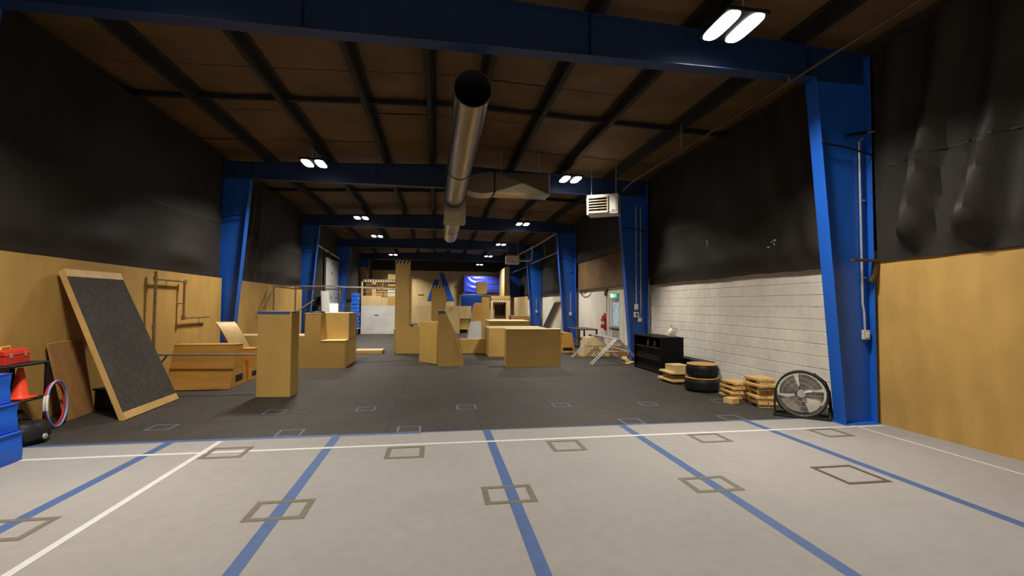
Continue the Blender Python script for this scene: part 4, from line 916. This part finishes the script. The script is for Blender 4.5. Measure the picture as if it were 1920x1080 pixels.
# local: front faces -y ; disc centre height zc
zc, RR = 0.335, 0.315
G().lathe([(RR, -0.13), (RR+0.012, -0.13), (RR+0.012, 0.13), (RR, 0.13), (RR, -0.13)], 48, 'y', (0, 0, zc)).build('drum_housing', BLACKM, t, smooth=True)
G().lathe([(RR-0.004, -0.14), (RR+0.022, -0.14), (RR+0.022, -0.12), (RR-0.004, -0.12), (RR-0.004, -0.14)], 48, 'y', (0, 0, zc)).build('front_rim', BLACKM, t, smooth=True)
for k in range(4):
    a0 = 2*PI*k/4 + 0.35; vs = []; fs = []; nr, na = 5, 8
    for i in range(nr+1):
        rr = 0.05 + (RR-0.035-0.05)*i/nr
        for j in range(na+1):
            aa = a0 + (j/na)*(1.42 - 0.08*i/nr); vs.append((rr*math.cos(aa), -0.05 + 0.09*(j/na) , zc + rr*math.sin(aa)))
    for i in range(nr):
        for j in range(na): q = i*(na+1)+j; fs.append((q, q+1, q+na+2, q+na+1))
    n0 = len(vs); vs += [(a, b+0.004, c_) for (a, b, c_) in vs]; fs += [tuple(i+n0 for i in reversed(q)) for q in fs]
    bl = G().add(vs, fs).build('blade', BLADE, t, smooth=True)
G().lathe([(0, -0.085), (0.05, -0.085), (0.055, -0.07), (0.055, 0.06), (0, 0.06)], 20, 'y', (0, 0, zc)).build('hub', GREYM, t, smooth=True)
G().lathe([(0, 0.06), (0.09, 0.06), (0.09, 0.12), (0, 0.12)], 20, 'y', (0, 0, zc)).build('motor', BLACKM, t, smooth=True)
for rr in (0.10, 0.17, 0.24, 0.30):
    G().tube([(rr*math.cos(2*PI*k/40), -0.135, zc+rr*math.sin(2*PI*k/40)) for k in range(40)], 0.0016, 5, True).build('guard_ring', GREYM, t)
for k in range(8):
    a = 2*PI*k/8; G().tube([(0.05*math.cos(a), -0.137, zc+0.05*math.sin(a)), ((RR)*math.cos(a), -0.135, zc+(RR)*math.sin(a))], 0.0016, 5).build('guard_spoke', GREYM, t)
for s_ in (-1, 1):
    G().tube([(s_*(RR+0.03), -0.16, 0.016), (s_*(RR+0.03), 0.16, 0.016)], 0.015, 8).build('foot_tube', BLACKM, t, smooth=True)
    G().tube([(s_*(RR+0.03), 0.14, 0.016), (s_*(RR+0.03), 0.02, 0.20), (s_*(RR+0.018), 0.0, zc)], 0.013, 8).build('stand_leg', BLACKM, t, smooth=True)
    G().tube([(s_*(RR+0.03), -0.14, 0.016), (s_*(RR+0.03), -0.02, 0.20), (s_*(RR+0.018), 0.0, zc)], 0.013, 8).build('stand_leg', BLACKM, t, smooth=True)
G().tube([(-RR-0.03, 0.14, 0.016), (RR+0.03, 0.14, 0.016)], 0.013, 8).build('cross_tube', BLACKM, t, smooth=True)
G().tube([(-RR-0.03, -0.15, 0.016), (RR+0.03, -0.15, 0.016)], 0.013, 8).build('cross_tube', BLACKM, t, smooth=True)
G().tube([(RR*0.5, 0.1, zc+RR*0.93), (RR*0.95, 0.11, zc+RR*0.55), (RR*1.12, 0.12, zc+RR*0.1), (RR*1.2, 0.12, 0.016)], 0.014, 8).build('back_handle', BLACKM, t, smooth=True)

# cribbing stacks: boards on end blocks, every piece its own thing
def wood_piece(cx, cy, z0, ln, wd, th, rz, label, group):
    t = thing('wood_block', label, 'wood block', (cx, cy, z0), rz, group)
    G().box(-ln/2, ln/2, -wd/2, wd/2, 0.0, th).build('board', LUMBER, t, 0.004)
    G().box(-ln/2-0.001, -ln/2+0.001, -wd/2+0.004, wd/2-0.004, 0.004, th-0.004).build('end_grain', PLYE, t)
    return t
def crib(cx, cy, layers, th, gap, where, group, ln=0.42, rz0=0.0):
    z = 0.0
    ords = ['lowest', 'second', 'third', 'fourth', 'fifth', 'sixth']
    for k in range(layers):
        rz = rz0 + random.uniform(-.13, .13)
        word = ords[k] + (' and topmost' if k == layers-1 else '')
        t = thing('wood_riser', 'rough wooden riser board, %s in the %s' % (word, where), 'wood board', (cx+random.uniform(-.03, .03), cy+random.uniform(-.03, .03), z), rz, group)
        L_ = ln*random.uniform(.9, 1.05)
        for q in (-1, 1): G().box(q*L_*0.36-0.05, q*L_*0.36+0.05, -0.13, 0.13, 0, gap).build('runner', LUMBER, t, 0.004)
        for q in (-1, 1):
            b = G().box(-L_/2, L_/2, q*0.078-0.072, q*0.078+0.072, gap, gap+th).build('board', LUMBER, t, 0.004)
            G().box(-L_/2-0.001, -L_/2+0.001, q*0.078-0.066, q*0.078+0.066, gap+0.004, gap+th-0.004).build('end_grain', PLYE, b)
        z += th + gap + 0.001
crib(5.24, 6.93, 5, 0.042, 0.048, 'tall stack right behind the drum fan', 'stacked riser boards behind the drum fan', 0.44, math.radians(80))
crib(5.14, 7.46, 4, 0.038, 0.040, 'lower stack next to the tyres', 'stacked riser boards beside the tyres', 0.46, math.radians(84))
wood_piece(4.86, 7.14, 0.0, 0.16, 0.18, 0.09, 0.3, 'square wooden block lying loose in front of the two board stacks', 'loose wood')
# tyres with plywood lids
def tyre(cx, cy, z0, label, lidlabel, R_=0.30, h_=0.235):
    t = thing('tyre', label, 'tyre', (cx, cy, z0), 0, 'stacked tyres')
    prof = [(R_*0.62, 0.02), (R_*0.80, 0.0), (R_*0.93, 0.012), (R_*0.995, 0.05), (R_, h_/2), (R_*0.995, h_-0.05), (R_*0.93, h_-0.012), (R_*0.80, h_), (R_*0.62, h_-0.02), (R_*0.58, h_/2), (R_*0.62, 0.02)]
    G().lathe(prof, 40).build('carcass', BLACKM, t, smooth=True)
    for k in range(30):
        a = 2*PI*k/30; g = G().box(-0.006, 0.006, -0.022, 0.022, 0.05, h_-0.05); g.xf(Matrix.Rotation(a, 4, 'Z') @ Matrix.Translation((R_*1.0, 0, 0))); g.build('tread_block', BLACKM, t)
    l_ = thing('plywood_disc', lidlabel, 'disc', (cx, cy, z0+h_+0.001), 0.3, 'plywood discs on the tyres')
    G().lathe([(0, 0), (R_*0.97, 0), (R_*0.97, 0.022), (0, 0.022)], 40).build('disc', PLYO, l_, 0.003)
    for k in range(6): 
        a = 2*PI*k/6; G().lathe([(0, 0), (0.012, 0), (0.010, 0.006), (0, 0.007)], 10, 'z', (R_*0.86*math.cos(a), R_*0.86*math.sin(a), 0.022)).build('bolt_head', GREYM, l_)
tyre(5.03, 8.30, 0.0, 'black tyre at the bottom of the two-tyre stack', 'round plywood lid between the two stacked tyres', 0.305, 0.235)
tyre(5.05, 8.31, 0.2655, 'black tyre at the top of the two-tyre stack', 'round plywood lid on top of the tyre stack', 0.29, 0.225)
# plyo trays and box
def tray(cx, cy, z0, w_, d_, h_, rz, label):
    t = thing('plywood_tray', label, 'tray', (cx, cy, z0), rz, 'plywood trays beside the cabinet')
    G().box(-w_/2, w_/2, -d_/2, d_/2, h_*0.45, h_).build('top_board', PLYE, t, 0.004)
    for s_ in (-1, 1): G().box(-w_/2+0.05, w_/2-0.05, s_*(d_/2-0.08)-0.03, s_*(d_/2-0.08)+0.03, 0, h_*0.45).build('runner', DARKB, t)
tray(5.02, 9.32, 0.0, 0.44, 0.62, 0.085, 0.06, 'flat plywood tray lowest in the pile beside the black cabinet')
plybox('spacer_box', 'small dark-sided plywood box between the two trays by the cabinet', 'box', 5.05, 9.34, 0.086, 0.34, 0.40, 0.075, 0.1, PLYD, group='plywood trays beside the cabinet')
tray(5.02, 9.30, 0.162, 0.44, 0.58, 0.075, -0.05, 'flat plywood tray second from the floor beside the black cabinet')
plybox('small_box', 'small plywood box on top of the tray pile by the cabinet', 'box', 5.06, 9.28, 0.238, 0.34, 0.36, 0.135, 0.05, PLYL, group='plywood trays beside the cabinet')
# cabinet
t = thing('black_cabinet', 'long black three-shelf cabinet against the white block wall', 'cabinet', (5.20, 10.28, 0))
CW, CD, CH = 0.58, 1.50, 0.87
G().box(0, CW, 0, CD, CH-0.03, CH).build('top', BLACKW, t, 0.004); G().box(0.0, CW, 0, 0.025, 0, CH-0.03).build('side_panel', BLACKW, t, 0.003); G().box(0.0, CW, CD-0.025, CD, 0, CH-0.03).build('side_panel', BLACKW, t, 0.003)
G().box(CW-0.02, CW, 0.025, CD-0.025, 0, CH-0.03).build('back_panel', BLACKW, t)
for z in (0.03, 0.30, 0.58): G().box(0.0, CW-0.02, 0.025, CD-0.025, z, z+0.022).build('shelf', BLACKW, t)
G().box(0.03, CW-0.02, 0.03, CD-0.03, 0.0, 0.028).build('plinth', BLACKW, t)
for (z0_, z1_) in ((0.055, 0.295), (0.325, 0.575)): G().box(0.06, 0.075, 0.03, CD-0.03, z0_, z1_).build('drawer_front', BLACKW, t, 0.004)
for (y, z, hh, m, nm, lb) in ((0.62, 0.603, 0.17, GREYM, 'spray_bottle', 'slim grey bottle on the upper shelf of the black cabinet'), (0.98, 0.603, 0.19, GREYM, 'spray_bottle', 'taller grey bottle on the upper shelf of the black cabinet')):
    b = thing(nm, lb, 'bottle', (5.20+0.16, 10.28+y, z)); G().lathe([(0, 0), (0.03, 0), (0.032, 0.01), (0.03, hh*0.6), (0.012, hh*0.78), (0.012, hh*0.9), (0, hh*0.9)], 16).build('body', m, b, smooth=True)
    G().lathe([(0, hh*0.9), (0.016, hh*0.9), (0.016, hh), (0, hh)], 12).build('cap', BLACKM, b, smooth=True)
t = thing('jug', 'white plastic jug with a brown spout cap on top of the black cabinet', 'jug', (5.62, 10.55, 0.87))
G().lathe([(0, 0), (0.085, 0), (0.095, 0.02), (0.092, 0.13), (0.05, 0.19), (0.026, 0.205), (0.024, 0.23), (0, 0.23)], 24).build('body', WHITEM, t, smooth=True)
G().lathe([(0, 0.225), (0.022, 0.225), (0.018, 0.28), (0, 0.285)], 14).build('cap', YELLOW, t, smooth=True)
G().tube([(0.03, -0.02, 0.20), (0.09, -0.06, 0.215), (0.115, -0.07, 0.15), (0.09, -0.05, 0.09)], 0.013, 8).build('handle', WHITEM, t, smooth=True)
t = thing('black_bench_pad', 'low black padded block between the cabinet and the tyres along the wall', 'mat', (5.82, 9.50, 0))
G().box(0, 0.28, 0, 1.30, 0, 0.385).build('pad', BLACKM, t, 0.03, 2); G().box(-0.006, 0.0, 0.06, 0.75, 0.17, 0.21).build('seam_strip', BLACKW, t)
# notices
t = thing('wall_notice', 'blank white paper notice taped to the block wall above the cabinet', 'notice', (XR-0.014, 11.18, 1.30)); G().box(-0.004, 0.0, -0.13, 0.13, 0, 0.25).build('sheet', PAPER, t); G().box(-0.006, -0.003, -0.03, 0.03, 0.235, 0.265).build('tape', WHITET, t)
t = thing('wall_notice', 'small faded printed notice on the block wall near the drum fan column', 'notice', (XR-0.014, 6.77, 1.50)); G().box(-0.004, 0.0, -0.085, 0.085, 0, 0.235).build('sheet', PAPER, t)
for k, (z, wd) in enumerate(((0.205, .05), (0.175, .035), (0.145, .045), (0.105, .07), (0.075, .06), (0.03, .075))): G().box(-0.0055, -0.0035, -wd, wd, z-0.007, z+0.007).build('print_line', PRINT, t)
t = thing('wall_hook_strip', 'narrow white strip fixed to the block wall above the tyres', 'strip', (XR-0.014, 8.55, 1.10)); G().box(-0.008, 0, -0.012, 0.012, 0, 0.22).build('strip', WHITEM, t, 0.003); G().box(-0.012, -0.008, -0.006, 0.006, 0.19, 0.205).build('screw', GREYM, t)
# exit door
door = struct(G().box(XR-0.05, XR-0.002, 14.95, 15.95, 0.0, 2.02).build('door_1', GREYM, None, 0.004))
fr = G(); fr.box(XR-0.09, XR-0.002, 14.86, 14.95, 0, 2.10); fr.box(XR-0.09, XR-0.002, 15.95, 16.04, 0, 2.10); fr.box(XR-0.09, XR-0.002, 14.95, 15.95, 2.02, 2.10); fr.build('door_frame', WHITEM, door)
G().box(XR-0.056, XR-0.05, 15.05, 15.62, 0.93, 1.74).build('door_window', DAYG, door)
fr = G(); fr.box(XR-0.065, XR-0.05, 15.0, 15.05, 0.88, 1.79); fr.box(XR-0.065, XR-0.05, 15.62, 15.67, 0.88, 1.79); fr.box(XR-0.065, XR-0.05, 15.05, 15.62, 1.74, 1.79); fr.box(XR-0.065, XR-0.05, 15.05, 15.62, 0.88, 0.93); fr.build('window_bead', GREYM, door)
G().box(XR-0.10, XR-0.07, 15.0, 15.9, 0.84, 0.89).build('push_bar', PIPEB, door)
G().box(XR-0.052, XR-0.0505, 15.72, 15.92, 0.1, 1.9).build('kick_strip', WHITEM, door)
t = thing('exit_sign', 'green lit exit sign with a white running figure above the door', 'sign', (5.92, 15.05, 1.86))
G().box(-0.15, 0.15, 0.0, 0.05, 0, 0.19).build('housing', WHITEM, t, 0.004); G().box(-0.14, 0.14, -0.004, 0, 0.01, 0.18).build('face', EXITG, t)
fig = G(); fig.box(-0.12, -0.01, -0.007, -0.004, 0.03, 0.16); fig.build('doorway_mark', EXITW, t)
rm = G(); y0, y1 = -0.010, -0.006
rm.prism([(0.05+0.014*math.cos(a*PI/5), 0.148+0.014*math.sin(a*PI/5)) for a in range(10)], y0, y1)
for p in ([(0.035, 0.13), (0.06, 0.13), (0.045, 0.085), (0.02, 0.085)], [(0.02, 0.085), (0.04, 0.085), (0.075, 0.055), (0.06, 0.045)], [(0.02, 0.09), (0.035, 0.085), (0.005, 0.04), (-0.02, 0.035)], [(0.055, 0.13), (0.06, 0.12), (0.10, 0.10), (0.10, 0.11)], [(0.035, 0.125), (0.04, 0.115), (0.005, 0.095), (0.0, 0.105)]):
    rm.prism(p, y0, y1)
rm.build('running_figure', EXITW, t)
G().box(0.15, 0.24, 0.015, 0.035, 0.08, 0.11).build('wall_arm', GREYM, t)
t = thing('fire_extinguisher', 'red fire extinguisher on a red backboard left of the exit door', 'extinguisher', (XR-0.06, 16.52, 0.78))
G().box(0.04, 0.056, -0.13, 0.13, -0.06, 0.56).build('backboard', REDP, t, 0.004)
G().lathe([(0, 0), (0.06, 0), (0.068, 0.02), (0.068, 0.34), (0.04, 0.40), (0.02, 0.42), (0, 0.42)], 20, 'z', (-0.04, 0, 0)).build('cylinder', REDP, t, smooth=True)
G().lathe([(0.0685, 0.14), (0.0695, 0.14), (0.0695, 0.26), (0.0685, 0.26)], 20, 'z', (-0.04, 0, 0)).build('label_band', PAPER, t, smooth=True)
G().box(-0.06, -0.02, -0.05, 0.05, 0.42, 0.46).build('valve_handle', BLACKM, t, 0.004); G().tube([(-0.04, 0.04, 0.43), (-0.04, 0.10, 0.38), (-0.04, 0.09, 0.15)], 0.012, 8).build('hose', BLACKM, t, smooth=True)
t = thing('sensor_box', 'small brown box with a drop conduit high on the wall left of the exit door', 'box', (XR-0.06, 16.35, 1.98))
G().box(0, 0.055, -0.11, 0.11, 0, 0.24).build('box', DARKB, t, 0.004); G().tube([(0.03, -0.05, 0), (0.03, -0.05, -0.62)], 0.012, 8).build('conduit', BRONZE, t)
# small table
t = thing('side_table', 'small dark brown wooden table against the white wall past the trestle', 'table', (5.65, 17.7, 0))
G().box(-0.40, 0.36, -0.85, 0.75, 0.69, 0.73).build('tabletop', DARKB, t, 0.006)
for sx in (-0.36, 0.32):
    for sy in (-0.80, 0.70): G().box(sx-0.03, sx+0.03, sy-0.03, sy+0.03, 0, 0.69).build('leg', DARKB, t, 0.003)
G().box(-0.36, 0.32, -0.78, 0.68, 0.30, 0.33).build('shelf', DARKB, t)
# metal trestle
t = thing('metal_trestle', 'pair of pale metal A-frame pipe trestles joined by top bars before the exit door', 'trestle', (4.86, 12.9, 0))
pr = 0.017; zt = 0.70
def tp(n, pts, par=t): return G().tube(pts, pr, 8).build(n, PIPEB, par, smooth=True)
for (ya, yb) in ((-0.85, -0.69), (0.94, 1.10)):
    for y in (ya, yb):
        tp('leg', [(-0.74, y, 0.02), (-0.02, y, zt)]); tp('leg', [(0.72, y, 0.02), (0.02, y, zt)])
    tp('spreader', [(-0.36, (ya+yb)/2, 0.36), (0.37, (ya+yb)/2, 0.36)])
tp('top_bar', [(-0.03, -0.87, zt), (-0.03, 1.12, zt)]); tp('top_bar', [(0.05, -0.87, zt), (0.05, 1.12, zt)])
tp('low_bar', [(0.37, -0.80, 0.36), (0.37, 1.06, 0.36)])
# plywood under trestle and loose boards
t = thing('ply_wedge', 'pale plywood wedge block lying under the metal trestle', 'plywood wedge', (5.10, 14.45, 0), 0.0)
G().prism([(-0.55, 0.0), (0.35, 0.0), (0.30, 0.35), (-0.12, 0.62), (-0.40, 0.60)], -0.25, 0.25).build('block', PLYL, t, 0.005)
G().lathe([(0, -0.256), (0.04, -0.256), (0.04, -0.25), (0, -0.25)], 14, 'y', (-0.02, 0, 0.12)).build('white_plug', WHITEM, t)
t = thing('cardboard_box', 'brown cardboard box lying behind the trestle near the door', 'box', (5.80, 14.35, 0), 0.0)
G().box(-0.22, 0.22, -0.22, 0.22, 0, 0.34).build('carton', PLYD, t, 0.004); G().box(-0.03, 0.03, -0.223, 0.223, 0.335, 0.342).build('tape', CARD, t)
for k, (x_, y_, a, z_) in enumerate(((5.60, 13.3, 1.35, 0), (5.60, 13.35, 1.2, 0.031), (5.40, 12.5, 0.9, 0))):
    o = wood_piece(x_, y_, z_, (0.9, 0.7, 0.55)[k], 0.14, 0.03, a, ('long loose plank on the floor behind the trestle', 'plank lying across the long loose plank behind the trestle', 'short loose plank on the floor at the column foot')[k], 'loose planks')
